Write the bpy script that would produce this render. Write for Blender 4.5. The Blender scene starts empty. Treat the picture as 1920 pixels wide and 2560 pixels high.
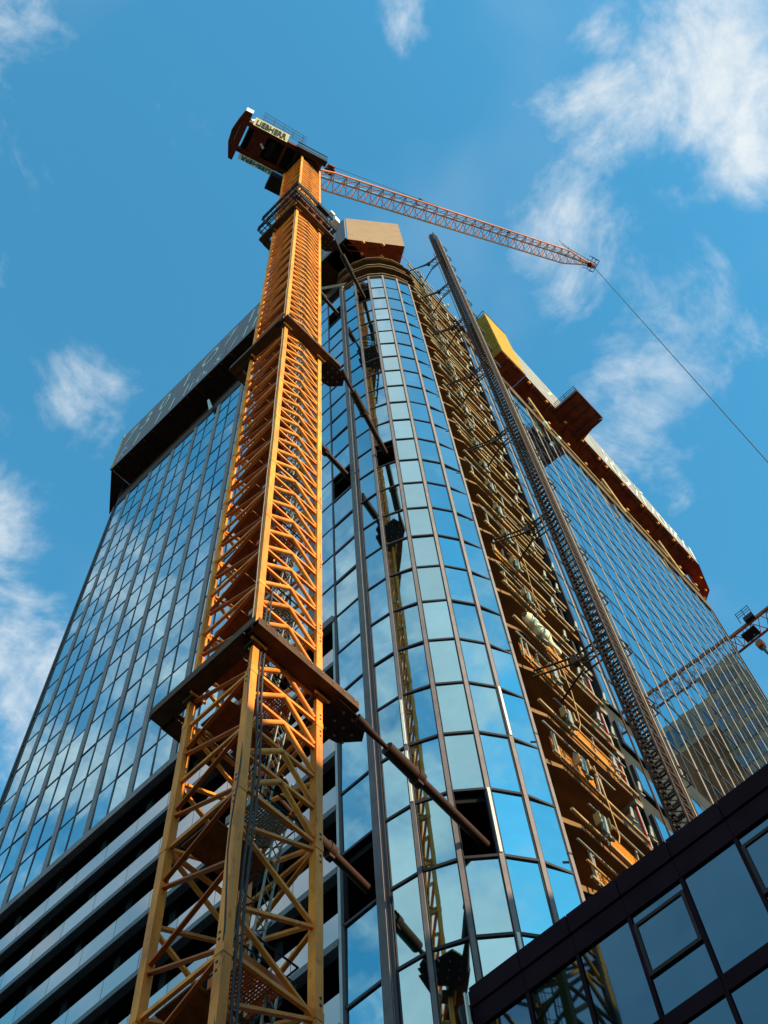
import bpy, math, random
from mathutils import Vector as V, Matrix
random.seed(7)
R = math.radians
scene = bpy.context.scene
COL = scene.collection

# ------------------------------------------------------------------ camera
AZ, EL, ROLL = R(37.6615), R(66.3255), R(-6.7708)
Fw = V((math.cos(EL)*math.cos(AZ), math.cos(EL)*math.sin(AZ), math.sin(EL)))
R0 = V((math.sin(AZ), -math.cos(AZ), 0)); U0 = R0.cross(Fw)
Rt = R0*math.cos(ROLL)+U0*math.sin(ROLL); Up = U0*math.cos(ROLL)-R0*math.sin(ROLL)
CAMP = V((0, 0, 1.7))
cd = bpy.data.cameras.new('camera'); cam = bpy.data.objects.new('camera', cd); COL.objects.link(cam)
cam.matrix_world = Matrix(((Rt.x, Up.x, -Fw.x, CAMP.x), (Rt.y, Up.y, -Fw.y, CAMP.y), (Rt.z, Up.z, -Fw.z, CAMP.z), (0, 0, 0, 1)))
cd.sensor_fit = 'VERTICAL'; cd.sensor_height = 36; cd.sensor_width = 27; cd.lens = 36*3096.893/2560
cd.clip_start = .1; cd.clip_end = 6000
scene.camera = cam

# ------------------------------------------------------------------ sun and sky
SUN_EL = R(24); SUN_H = V((.03, -1, 0)).normalized()
SUN = V((SUN_H.x*math.cos(SUN_EL), SUN_H.y*math.cos(SUN_EL), math.sin(SUN_EL)))
sl = bpy.data.lights.new('sun', 'SUN'); sl.energy = 5.0; sl.angle = R(.55); sl.color = (1, .86, .54)
so = bpy.data.objects.new('sun', sl); COL.objects.link(so); so.rotation_euler = SUN.to_track_quat('Z', 'Y').to_euler()
so.location = (0, 0, 300)
scene.view_settings.view_transform = 'Standard'; scene.view_settings.look = 'None'
scene.view_settings.exposure = .55; scene.view_settings.gamma = 1; scene.view_settings.use_curve_mapping = False
world = bpy.data.worlds.new('World'); scene.world = world; world.use_nodes = True
wt = world.node_tree; wt.nodes.clear()
def wn(t, **k):
    n = wt.nodes.new(t)
    for a, b in k.items(): setattr(n, a, b)
    return n
def wmath(op, a, b=None, c=None, clamp=False):
    n = wn('ShaderNodeMath', operation=op); n.use_clamp = clamp
    for i, x in enumerate((a, b, c)):
        if x is None: continue
        if isinstance(x, (int, float)): n.inputs[i].default_value = x
        else: wt.links.new(x, n.inputs[i])
    return n.outputs[0]
sky = wn('ShaderNodeTexSky'); sky.sky_type = 'NISHITA'; sky.sun_disc = False
sky.sun_elevation = SUN_EL; sky.sun_rotation = math.atan2(SUN_H.x, SUN_H.y)
sky.air_density = 1.0; sky.dust_density = .6; sky.ozone_density = 2.2
tc = wn('ShaderNodeTexCoord'); sx = wn('ShaderNodeSeparateXYZ'); wt.links.new(tc.outputs['Generated'], sx.inputs[0])
zz = wmath('MAXIMUM', sx.outputs[2], .06)
px = wmath('DIVIDE', sx.outputs[0], zz); py = wmath('DIVIDE', sx.outputs[1], zz)
cb = wn('ShaderNodeCombineXYZ'); wt.links.new(px, cb.inputs[0]); wt.links.new(py, cb.inputs[1])
def wnoise(scale, detail, rough, off=(0, 0, 0), dist=0):
    m = wn('ShaderNodeMapping'); m.inputs['Location'].default_value = off; wt.links.new(cb.outputs[0], m.inputs[0])
    n = wn('ShaderNodeTexNoise'); n.inputs['Scale'].default_value = scale; n.inputs['Detail'].default_value = detail
    n.inputs['Roughness'].default_value = rough; n.inputs['Distortion'].default_value = dist
    wt.links.new(m.outputs[0], n.inputs['Vector']); return n.outputs['Fac']
def blob(x, y, r, a, stretch=1.0, ang=0):
    m = wn('ShaderNodeMapping', vector_type='TEXTURE'); m.inputs['Location'].default_value = (x, y, 0)
    m.inputs['Rotation'].default_value = (0, 0, ang); m.inputs['Scale'].default_value = (stretch, 1, 1)
    wt.links.new(cb.outputs[0], m.inputs[0])
    l = wn('ShaderNodeVectorMath', operation='LENGTH'); wt.links.new(m.outputs[0], l.inputs[0])
    q = wn('ShaderNodeMapRange', interpolation_type='SMOOTHSTEP'); wt.links.new(l.outputs['Value'], q.inputs[0])
    q.inputs[1].default_value = 0; q.inputs[2].default_value = r; q.inputs[3].default_value = a; q.inputs[4].default_value = 0
    return q.outputs[0]
# cloud banks: where they stand in the sky (x/z, y/z), radius, weight
BANKS = [(.245, -.175, .125, 1.25, 1.5, .3), (.225, -.095, .10, 1.1, 1, 0), (.18, -.13, .075, .95, 1, 0), (.33, -.15, .10, 1.0, 1, 0), (.30, -.06, .14, .50, 1.4, .8), (.43, .03, .14, .93, 1.2, 1.2), (.385, -.03, .12, .8, 1.3, .9), (.27, -.01, .11, .76, 1.5, .4),
         (.085, .375, .10, .95, 1, 0), (.25, .615, .16, 1.0, 1.3, .5), (.115, .515, .11, .95, 1, 0), (-.13, .20, .13, .6, 1, 0),
         (.33, -.05, .12, .5, 1, 0), (-.02, .19, .10, .36, 1.6, .6), (.05, -.02, .07, .5, 1, 0), (.44, -.07, .09, .55, 1, 0),
         (-.36, -.34, .50, 1.9, 1, 0), (-.42, .60, .75, .85, 1.2, 0), (-1.1, .2, 1.1, 1.7, 1, 0), (-.9, -1.0, 1.2, 1.8, 1, 0), (-.3, 1.6, .9, 1.2, 1, 0), (.02, -.62, .36, 1.0, 1.4, 0)]
acc = None
for b in BANKS:
    v = blob(*b); acc = v if acc is None else wmath('MAXIMUM', acc, v)
n1 = wnoise(8.0, 12, .63, (3.1, 1.7, 0), .45); n2 = wnoise(30, 6, .6, (7.3, 2.2, 0), .3); n3 = wnoise(2.6, 4, .55, (1.3, 5.2, 0), .2)
ln = wn('ShaderNodeVectorMath', operation='LENGTH'); wt.links.new(cb.outputs[0], ln.inputs[0])
def wrange(x, a, b, c, d, smooth=True):
    q = wn('ShaderNodeMapRange', interpolation_type='SMOOTHSTEP' if smooth else 'LINEAR')
    wt.links.new(x, q.inputs[0])
    for k, v in enumerate((a, b, c, d)): q.inputs[k+1].default_value = v
    return q.outputs[0]
spread = wrange(ln.outputs['Value'], .95, 2.6, 0, .7)
bank = wmath('MAXIMUM', acc, spread)
fluff = wmath('ADD', wmath('MULTIPLY', n1, .78), wmath('MULTIPLY', n2, .22))
# a bank's weight lowers the level above which the billows show
lvl = wmath('SUBTRACT', fluff, wmath('MULTIPLY_ADD', bank, -.36, .66))
veil = wmath('MULTIPLY', wrange(n3, .47, .75, 0, 1), .20)
dr_out = wmath('MAXIMUM', wrange(lvl, -.02, .31, 0, .95), veil)
tint = wn('ShaderNodeMix', data_type='RGBA', blend_type='MULTIPLY'); tint.inputs['Factor'].default_value = 1
wt.links.new(sky.outputs[0], tint.inputs['A']); tint.inputs['B'].default_value = (.76, 2.15, 2.12, 1)
cw = wn('ShaderNodeMix', data_type='RGBA', blend_type='MIX')
wt.links.new(wmath('POWER', n1, 1.5), cw.inputs['Factor'])
cw.inputs['A'].default_value = (4.3, 4.9, 5.3, 1); cw.inputs['B'].default_value = (6.6, 6.7, 6.7, 1)
mixc = wn('ShaderNodeMix', data_type='RGBA', blend_type='MIX'); wt.links.new(dr_out, mixc.inputs['Factor'])
wt.links.new(tint.outputs['Result'], mixc.inputs['A']); wt.links.new(cw.outputs['Result'], mixc.inputs['B'])
bg = wn('ShaderNodeBackground'); bg.inputs['Strength'].default_value = .109; wt.links.new(mixc.outputs['Result'], bg.inputs['Color'])
wo = wn('ShaderNodeOutputWorld'); wt.links.new(bg.outputs[0], wo.inputs[0])

# ------------------------------------------------------------------ materials
def mat(name, col, rough=.6, metal=0, var=.12, scale=3, bump=0, bscale=20, spec=.15, dirt=None, stretch=(1, 1, 1), dirt_amt=.5, speck=0):
    m = bpy.data.materials.new(name); m.use_nodes = True; t = m.node_tree; b = t.nodes['Principled BSDF']
    b.inputs['Roughness'].default_value = rough; b.inputs['Metallic'].default_value = metal
    b.inputs['Specular IOR Level'].default_value = spec
    g = t.nodes.new('ShaderNodeNewGeometry'); mp = t.nodes.new('ShaderNodeMapping'); mp.inputs['Scale'].default_value = stretch
    t.links.new(g.outputs['Position'], mp.inputs[0])
    n = t.nodes.new('ShaderNodeTexNoise'); n.inputs['Scale'].default_value = scale; n.inputs['Detail'].default_value = 5
    t.links.new(mp.outputs[0], n.inputs['Vector'])
    r = t.nodes.new('ShaderNodeValToRGB'); t.links.new(n.outputs['Fac'], r.inputs[0])
    d = dirt or col
    lo = [c*(1-var)*(1-dirt_amt)+k*(1-var)*dirt_amt if dirt else c*(1-var*1.6) for c, k in zip(col, d)]
    r.color_ramp.elements[0].position = .33; r.color_ramp.elements[1].position = .62
    r.color_ramp.elements[0].color = (*lo, 1); r.color_ramp.elements[1].color = (*[min(1, c*(1+var*.5)) for c in col], 1)
    src = r.outputs[0]
    if speck:
        n3 = t.nodes.new('ShaderNodeTexNoise'); n3.inputs['Scale'].default_value = 7; n3.inputs['Detail'].default_value = 8; n3.inputs['Roughness'].default_value = .7
        t.links.new(mp.outputs[0], n3.inputs['Vector'])
        r3 = t.nodes.new('ShaderNodeMapRange'); r3.inputs[1].default_value = .56; r3.inputs[2].default_value = .70; r3.inputs[3].default_value = 0; r3.inputs[4].default_value = speck
        t.links.new(n3.outputs['Fac'], r3.inputs[0])
        x3 = t.nodes.new('ShaderNodeMix'); x3.data_type = 'RGBA'; t.links.new(r3.outputs[0], x3.inputs['Factor']); t.links.new(src, x3.inputs['A']); x3.inputs['B'].default_value = (.10, .04, .018, 1)
        src = x3.outputs['Result']
        oi = t.nodes.new('ShaderNodeObjectInfo'); ov = t.nodes.new('ShaderNodeMapRange'); t.links.new(oi.outputs['Random'], ov.inputs[0])
        ov.inputs[3].default_value = .78; ov.inputs[4].default_value = 1.06
        hs_ = t.nodes.new('ShaderNodeHueSaturation'); t.links.new(src, hs_.inputs['Color']); t.links.new(ov.outputs[0], hs_.inputs['Value']); src = hs_.outputs[0]
    t.links.new(src, b.inputs['Base Color'])
    if bump:
        n2 = t.nodes.new('ShaderNodeTexNoise'); n2.inputs['Scale'].default_value = bscale; n2.inputs['Detail'].default_value = 4
        t.links.new(mp.outputs[0], n2.inputs['Vector'])
        bp = t.nodes.new('ShaderNodeBump'); bp.inputs['Strength'].default_value = bump; bp.inputs['Distance'].default_value = .02
        t.links.new(n2.outputs['Fac'], bp.inputs['Height']); t.links.new(bp.outputs[0], b.inputs['Normal'])
    return m
def glassmat(name, tint, dark, fac, rough=.02, wave=.06, vary=.12):
    m = bpy.data.materials.new(name); m.use_nodes = True; t = m.node_tree; t.nodes.clear()
    o = t.nodes.new('ShaderNodeOutputMaterial'); mx = t.nodes.new('ShaderNodeMixShader'); df = t.nodes.new('ShaderNodeBsdfDiffuse'); gl = t.nodes.new('ShaderNodeBsdfGlossy')
    df.inputs[0].default_value = (*dark, 1); gl.inputs['Roughness'].default_value = rough
    oi = t.nodes.new('ShaderNodeObjectInfo'); ge = t.nodes.new('ShaderNodeNewGeometry')
    ad = t.nodes.new('ShaderNodeMath'); ad.operation = 'ADD'; t.links.new(oi.outputs['Random'], ad.inputs[0]); t.links.new(ge.outputs['Random Per Island'], ad.inputs[1])
    fr = t.nodes.new('ShaderNodeMath'); fr.operation = 'FRACT'; t.links.new(ad.outputs[0], fr.inputs[0])
    rp = t.nodes.new('ShaderNodeMix'); rp.data_type = 'RGBA'; t.links.new(fr.outputs[0], rp.inputs['Factor'])
    rp.inputs['A'].default_value = (*[c*(1-vary) for c in tint], 1); rp.inputs['B'].default_value = (*[min(1, c*(1+vary*.6)) for c in tint], 1)
    ns = t.nodes.new('ShaderNodeTexNoise'); ns.inputs['Scale'].default_value = 1.3; ns.inputs['Detail'].default_value = 3
    t.links.new(ge.outputs['Position'], ns.inputs['Vector'])
    dm = t.nodes.new('ShaderNodeMix'); dm.data_type = 'RGBA'; dm.blend_type = 'MULTIPLY'; dm.inputs['Factor'].default_value = .18
    t.links.new(rp.outputs['Result'], dm.inputs['A']); t.links.new(ns.outputs['Fac'], dm.inputs['B'])
    lw = t.nodes.new('ShaderNodeLayerWeight'); lw.inputs[0].default_value = .5
    pw = t.nodes.new('ShaderNodeMath'); pw.operation = 'POWER'; pw.inputs[1].default_value = 4; t.links.new(lw.outputs['Facing'], pw.inputs[0])
    gz = t.nodes.new('ShaderNodeMix'); gz.data_type = 'RGBA'; t.links.new(pw.outputs[0], gz.inputs['Factor']); t.links.new(dm.outputs['Result'], gz.inputs['A']); gz.inputs['B'].default_value = (.93, .96, .97, 1)
    t.links.new(gz.outputs['Result'], gl.inputs['Color'])
    n = t.nodes.new('ShaderNodeTexNoise'); n.inputs['Scale'].default_value = .7; n.inputs['Detail'].default_value = 1
    t.links.new(ge.outputs['Position'], n.inputs['Vector'])
    bp = t.nodes.new('ShaderNodeBump'); bp.inputs['Strength'].default_value = wave; bp.inputs['Distance'].default_value = .05
    t.links.new(n.outputs['Fac'], bp.inputs['Height']); t.links.new(bp.outputs[0], gl.inputs['Normal'])
    mx.inputs[0].default_value = fac; t.links.new(df.outputs[0], mx.inputs[1]); t.links.new(gl.outputs[0], mx.inputs[2]); t.links.new(mx.outputs[0], o.inputs[0])
    return m
M = dict(
    glass=glassmat('coated_glass', (.385, .69, .755), (.012, .03, .04), .93),
    glass_dark=glassmat('podium_glass', (.030, .115, .20), (.01, .02, .03), .93, rough=.03, wave=.04, vary=.06),
    glass_satin=glassmat('spandrel_glass', (.78, .66, .57), (.12, .11, .11), .8, rough=.12, wave=.04, vary=.14),
    bronze=mat('bronze_aluminium', (.235, .185, .19), .6, 0, .08, 2, spec=.12, speck=.12),
    bronze_dark=mat('dark_gasket_frame', (.035, .028, .034), .45, 0, .1, 2),
    bronze_right=mat('pale_aluminium', (.24, .165, .14), .6, 0, .08, 2, spec=.12),
    plum=mat('plum_cladding', (.020, .008, .013), .8, 0, .15, 1.2, spec=.04),
    greycap=mat('grey_cap', (.13, .125, .13), .5, 0, .1, 2),
    paleframe=mat('pale_frame', (.42, .43, .44), .5, 0, .08, 2),
    dark=mat('unlit_interior', (.012, .010, .010), .9, 0, .2, 1),  # near-black stands in for the shade of unlit interiors
    concrete=mat('raw_concrete', (.36, .25, .15), .85, 0, .2, .9, .4, 14, dirt=(.25, .18, .1)),
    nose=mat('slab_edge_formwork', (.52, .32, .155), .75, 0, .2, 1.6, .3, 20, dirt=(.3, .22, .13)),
    tubey=mat('ochre_tube', (.50, .27, .10), .6, 0, .15, 3),
    steel=mat('galvanised_steel', (.30, .27, .22), .5, .3, .15, 6),
    crane=mat('crane_yellow', (.97, .285, .040), .5, 0, .10, 2.2, spec=.10, dirt=(.50, .135, .025), stretch=(1, 1, .35), dirt_amt=.45, speck=.55),
    crane_shaded=mat('crane_orange_shaded', (.50, .10, .010), .5, 0, .12, 2, spec=.10, dirt=(.40, .10, .01), dirt_amt=.4, speck=.5),  # crane orange darkened: shade of the unlit face is put into the colour
    jib=mat('jib_salmon', (.72, .19, .06), .6, 0, .10, 2, spec=.1, speck=.3),
    jibfar=mat('jib_red_unlit', (.30, .075, .03), .6, 0, .10, 2, spec=.1),  # darker red: the far jib's unlit underside is put into the colour
    jibgrey=mat('jib_chord_shaded', (.16, .14, .15), .5, .2, .1, 2),  # grey for the third jib chord, its shade put into the colour
    collar=mat('collar_brown', (.115, .052, .022), .6, 0, .15, 2.5, spec=.1, dirt=(.05, .025, .012), speck=.4),
    tie=mat('tie_oxide', (.045, .016, .009), .6, 0, .2, 4, spec=.15, dirt=(.05, .02, .01)),
    landing=mat('landing_plate', (.20, .06, .012), .7, 0, .2, 4),
    black=mat('black_machine', (.018, .014, .014), .5, 0, .2, 3),
    maroon=mat('slew_maroon', (.16, .035, .015), .5, 0, .2, 2),
    white=mat('white_paint', (.78, .74, .66), .5, 0, .06, 3),
    sign=mat('cream_sign', (.60, .45, .28), .5, 0, .06, 3),
    rail=mat('dark_rail', (.03, .028, .035), .5, .1, .1, 5),
    hoist=mat('hoist_rust', (.060, .030, .020), .6, 0, .25, 5, dirt=(.03, .018, .014)),
    hoistrail=mat('hoist_rail', (.34, .22, .13), .5, .2, .15, 3),
    screen=mat('grey_screen', (.20, .165, .19), .8, 0, .06, 1.2, .15, 30),
    screen_tan=mat('tan_screen', (.30, .175, .11), .8, 0, .05, 1, .2, 30),
    screen_white=mat('silver_screen', (.26, .225, .215), .7, 0, .1, 1.2, .15, 30),
    print_grey=mat('printed_grey', (.52, .52, .50), .8, 0, .05, 2),
    print_white=mat('printed_white', (.55, .50, .45), .7, 0, .04, 2),
    yellow=mat('yellow_mesh', (.40, .215, .02), .8, 0, .16, .9, .2, 30, stretch=(1, 1, 6)),
    ply=mat('red_faced_ply', (.36, .058, .016), .55, 0, .2, 1.4, dirt=(.15, .025, .01)),
    ply_shaded=mat('red_ply_shaded', (.045, .020, .012), .7, 0, .2, 1.4),  # the red ply again, with the left roof edge's shade in its colour
    cap=mat('rim_strip_brown', (.30, .18, .085), .7, 0, .2, 2),
    board=mat('brown_board', (.12, .06, .025), .75, 0, .2, 1.4),
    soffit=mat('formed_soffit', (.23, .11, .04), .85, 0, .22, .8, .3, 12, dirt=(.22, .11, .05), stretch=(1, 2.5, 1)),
    lampo=mat('orange_knob', (.85, .30, .05), .45, 0, .1, 4),
    net=mat('orange_net', (.85, .26, .02), .7, 0, .1, 4),
    tarp=mat('cream_tarp', (.78, .64, .44), .8, 0, .1, 4, .3, 8),
    red=mat('red_tape', (.62, .05, .04), .6, 0, .1, 4),
    panelw=mat('milky_panel', (.50, .54, .48), .35, 0, .12, 2),
    cladblack=mat('black_cladding', (.028, .025, .022), .8, 0, .2, 1),
    rope=mat('steel_rope', (.05, .05, .055), .6, 0, .1, 5),
    asphalt=mat('asphalt', (.05, .05, .052), .9, 0, .2, 1.5, .3, 40),
    paving=mat('stone_paving', (.30, .28, .26), .85, 0, .15, .8, .2, 20),
    stone=mat('block_stone', (.32, .29, .25), .85, 0, .12, .5, .2, 10),
    brown=mat('brown_facade', (.34, .20, .13), .8, 0, .25, .35, dirt=(.07, .055, .05)),
)

# ------------------------------------------------------------------ builders
WL = {}      # world location of every object that is a parent
def link(o, parent=None, loc=(0, 0, 0)):
    COL.objects.link(o); loc = V(loc)
    if parent is not None: o.parent = parent; o.location = loc-WL[parent.name]
    else: o.location = loc
    WL[o.name] = loc; return o
def thing(name, label, cat, loc, group=None):
    o = bpy.data.objects.new(name, None); o.empty_display_size = .3; link(o, None, loc)
    tag(o, label, cat, group); return o
def tag(o, label, cat, group=None, kind='thing'):
    if label: o['label'] = label
    if cat: o['category'] = cat
    if group: o['group'] = group
    if kind: o['kind'] = kind
    return o
def frame_of(a, b, up=(0, 0, 1)):
    d = (b-a).normalized(); up = V(up)
    if abs(d.dot(up)) > .98: up = V((1, 0, 0)) if abs(d.x) < .9 else V((0, 1, 0))
    s = d.cross(up).normalized(); return d, s, s.cross(d)
BOXF = [(0, 3, 2, 1), (4, 5, 6, 7), (0, 1, 5, 4), (1, 2, 6, 5), (2, 3, 7, 6), (3, 0, 4, 7)]
class MB:
    def __init__(s): s.v = []; s.f = []; s.sm = []
    def add(s, vs, fs, smooth=False):
        n = len(s.v); s.v += [V(x) for x in vs]; s.f += [tuple(i+n for i in f) for f in fs]; s.sm += [smooth]*len(fs); return s
    def box(s, a, b):
        (x0, y0, z0), (x1, y1, z1) = a, b
        x0, x1 = min(x0, x1), max(x0, x1); y0, y1 = min(y0, y1), max(y0, y1); z0, z1 = min(z0, z1), max(z0, z1)
        return s.add([(x0, y0, z0), (x1, y0, z0), (x1, y1, z0), (x0, y1, z0), (x0, y0, z1), (x1, y0, z1), (x1, y1, z1), (x0, y1, z1)], BOXF)
    def bar(s, a, b, w, h=None, up=(0, 0, 1)):
        a, b = V(a), V(b); h = h or w; d, q, u = frame_of(a, b, up); q = q*w/2; u = u*h/2
        return s.add([a-q-u, a+q-u, a+q+u, a-q+u, b-q-u, b+q-u, b+q+u, b-q+u], BOXF)
    def tube(s, a, b, r, n=8, r2=None):
        a, b = V(a), V(b); r2 = r if r2 is None else r2; d, q, u = frame_of(a, b); vs = []
        for c, rr in ((a, r), (b, r2)):
            vs += [c+q*math.cos(i*2*math.pi/n)*rr+u*math.sin(i*2*math.pi/n)*rr for i in range(n)]
        s.add(vs, [(i, (i+1) % n, n+(i+1) % n, n+i) for i in range(n)], True)
        s.add(vs[:n], [tuple(range(n))[::-1]]); s.add(vs[n:], [tuple(range(n))]); return s
    def path(s, pts, r, n=6):
        for p, q in zip(pts, pts[1:]): s.tube(p, q, r, n)
        return s
    def prism(s, poly, z0, z1):
        n = len(poly); vs = [(x, y, z0) for x, y in poly]+[(x, y, z1) for x, y in poly]
        return s.add(vs, [tuple(range(n))[::-1], tuple(range(n, 2*n))]+[(i, (i+1) % n, n+(i+1) % n, n+i) for i in range(n)])
    def slab(s, quad, t):
        """a flat four-cornered board with thickness vector t"""
        q = [V(p) for p in quad]; t = V(t); return s.add(q+[p+t for p in q], [(0, 1, 2, 3), (7, 6, 5, 4), (0, 4, 5, 1), (1, 5, 6, 2), (2, 6, 7, 3), (3, 7, 4, 0)])
    def mesh(s, name, m, org):
        me = bpy.data.meshes.new(name); me.from_pydata([tuple(v-org) for v in s.v], [], s.f)
        me.materials.append(m); me.polygons.foreach_set('use_smooth', s.sm); me.update(); return me
    def build(s, name, m, parent=None, loc=None):
        if loc is None: loc = WL[parent.name] if parent is not None else V((0, 0, 0))
        loc = V(loc); return link(bpy.data.objects.new(name, s.mesh(name, m, loc)), parent, loc)
def copy_of(o, parent, loc):
    c = o.copy(); return link(c, parent, loc)
def text_mesh(body, size, org, U, Wv, m, name, parent, thick=.03, shear=0, align='LEFT', sx=1.0, bold=0):
    cu = bpy.data.curves.new(name, 'FONT'); cu.body = body; cu.size = size; cu.extrude = thick/2; cu.shear = shear; cu.align_x = align; cu.resolution_u = 3; cu.offset = bold
    to = bpy.data.objects.new(name+'_tmp', cu); COL.objects.link(to)
    me = bpy.data.meshes.new_from_object(to.evaluated_get(bpy.context.evaluated_depsgraph_get()))
    bpy.data.objects.remove(to); U, Wv = V(U).normalized(), V(Wv).normalized(); N = U.cross(Wv); org = V(org); base = WL[parent.name]
    for v in me.vertices: c = v.co.copy(); v.co = org+U*c.x*sx+Wv*c.y+N*c.z-base
    me.materials.clear(); me.materials.append(m); me.name = name
    return link(bpy.data.objects.new(name, me), parent, base)
def proj(p):
    v = V(p)-CAMP; z = v.dot(Fw)
    if z < .1: return None
    f = 3096.893; return (960+f*v.dot(Rt)/z, 1280-f*v.dot(Up)/z)

# ------------------------------------------------------------------ ground
g = MB().add([(-900, -900, 0), (900, -900, 0), (900, 900, 0), (-900, 900, 0)], [(0, 1, 2, 3)]).build('ground', M['asphalt']); g['kind'] = 'structure'
p = MB().box((5, -30, .004), (70, 60, .13)).build('pavement', M['paving']); p['kind'] = 'structure'
p = MB().box((4.7, -30, .002), (5, 60, .125)).build('kerb', M['stone']); p['kind'] = 'structure'

# ------------------------------------------------------------------ the glass tower
XL = 17.33; FH = 2.945; Z0 = 25.26
TH = math.tan(R(1.68))
def yr(x): return 10.6+(x-21.6)*TH
N = [(17.34, 14.72), (17.49, 13.70), (17.93, 12.66), (18.64, 11.82), (19.57, 11.21), (20.58, 10.87)]
LEV = [Z0+FH*k for k in range(-5, 22)]+[90.3, 93.5, 96.8]      # storey lines of the rounded corner
tower = thing('glass_tower', 'tall glass office tower with rounded corner and one unfinished open bay', 'building', (XL, 10.6, 0))
panes = []   # (A, B, z0, z1, jitter, mat)
skip_corner = {(2, 28.205), (1, 57.655), (1, 90.3), (0, -1)}
def closed(k, z): return any(k == a and abs(z-b) < .3 for a, b in skip_corner)
for z0, z1 in zip(LEV, LEV[1:]):
    for k in range(5):
        if not closed(k, z0):
            (ax, ay), (bx, by) = N[k], N[k+1]; L = math.hypot(bx-ax, by-ay); ux, uy = (bx-ax)/L, (by-ay)/L
            panes.append(((ax+ux*.06, ay+uy*.06), (bx-ux*.06, by-uy*.06), z0+.05, z1-.05, .25))
    if not any(abs(z0-b) < .3 for b in (28.205, 57.655, 90.3)): panes.append(((XL, 16.38), (XL, 15.17), z0+.05, z1-.05, .3))
LW = [15.05+2.8*k for k in range(10)]                              # wide mullions of the left facade
LLEV = [46.12]+[Z0+FH*k+.15 for k in range(8, 22)]+[90.4, 93.6, 96.75, 99.0]
for z0, z1 in zip(LLEV, LLEV[1:]):
    for i, y in enumerate(LW):
        ya, yb = y+.215, min(y+2.585, 41.95)
        ym = y+1.4
        for a, b in (((ya, ym-.06)), ((ym+.06, yb))):
            if i == 0 and a < 16: continue
            if b-a > .2: panes.append(((XL, b), (XL, a), z0+.045, z1-.045, .22))
RW = [27.7+2.35*k for k in range(15)]
RLEV = [43.98]+[47.05+FH*k for k in range(17)]+[97.3]
for z0, z1 in zip(RLEV, RLEV[1:]):
    panes.append(((26.95, yr(26.95)), (27.58, yr(27.58)), z0+.04, z1-.04, .12))
    for x in RW:
        for a, b in ((x+.11, x+.95), (x+1.03, x+2.24)):
            b = min(b, 60.75)
            if b-a > .2: panes.append(((a, yr(a)), (b, yr(b)), z0+.04, z1-.04, .12))
def area(p):
    (ax, ay), (bx, by), z0, z1, _ = p
    q = [proj(c) for c in ((ax, ay, z0), (bx, by, z0), (bx, by, z1), (ax, ay, z1))]
    if any(c is None for c in q): return 0
    if all(c[0] < 0 or c[0] > 1920 or c[1] < 0 or c[1] > 2560 for c in q): return 0
    return abs(sum(q[i][0]*q[(i+1) % 4][1]-q[(i+1) % 4][0]*q[i][1] for i in range(4)))/2
panes.sort(key=area, reverse=True)
rest = MB(); cache = {}
for i, (a, b, z0, z1, j) in enumerate(panes):
    a3, b3 = V((*a, 0)), V((*b, 0)); w = (b3-a3).length; h = z1-z0; c = (a3+b3)/2; c.z = (z0+z1)/2
    ang = math.atan2(b3.y-a3.y, b3.x-a3.x)
    if abs(a3.x-N[1][0]) < .2 and abs(a3.y-N[1][1]) < .2: ang += R(1.3)
    if abs(a3.x-N[4][0]) < .2 and abs(a3.y-N[4][1]) < .2: ang -= R(3.5)
    rot = Matrix.Rotation(ang, 4, 'Z') @ Matrix.Rotation(R(random.gauss(0, j)), 4, 'X') @ Matrix.Rotation(R(random.gauss(0, j)), 4, 'Z')
    if i < 300:
        key = (round(w, 2), round(h, 2))
        if key not in cache: cache[key] = MB().box((-w/2, 0, -h/2), (w/2, .03, h/2)).mesh('pane', M['glass'], V((0, 0, 0)))
        o = bpy.data.objects.new('pane', cache[key]); link(o, tower, c); o.rotation_euler = rot.to_euler()
    else:
        s = MB().box((-w/2, 0, -h/2), (w/2, .03, h/2)); rest.add([rot @ v+c for v in s.v], BOXF)
rest.build('small_panes', M['glass'], tower)['kind'] = 'stuff'
# mullions of the rounded corner: a flat fin with two thin dark edges
def fin(x, y, nx, ny, w, z0, z1, m, d0=-.06, d1=.16, name='mullion', split=None):
    t = V((-ny, nx, 0)); n = V((nx, ny, 0)); c = V((x, y, 0))
    b = MB().prism([tuple((c+t*s*w/2+n*d)[:2]) for s, d in ((-1, d1), (1, d1), (1, d0), (-1, d0))], z0, z1)
    return b.build(name, m, tower)
for k, (x, y) in enumerate(N):
    nv = [(1, 0), (.96, .27), (.86, .5), (.68, .73), (.47, .88), (.2, .98)][k]
    fin(x, y, *nv, .10 if k in (0,) else .125, 10.5, 97.3, M['bronze'] if k else M['bronze_dark'])
    for s in (-1, 1):
        t = V((-nv[1], nv[0], 0)); c = V((x, y, 0))+t*s*(.085 if k else .075); fin(c.x, c.y, *nv, .035, 10.5, 97.2, M['bronze_dark'], -.02, .12, 'mullion_edge')
rb = MB()
for i in range(10):
    y = 14.84+.031*i; rb.box((XL-.075, y, 10.5), (XL-.03, y+.017, 99.2))
rb.box((XL-.035, 14.80, 10.5), (XL+.2, 15.16, 99.2)); rb.build('ribbed_mullion', M['bronze'], tower)
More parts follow.
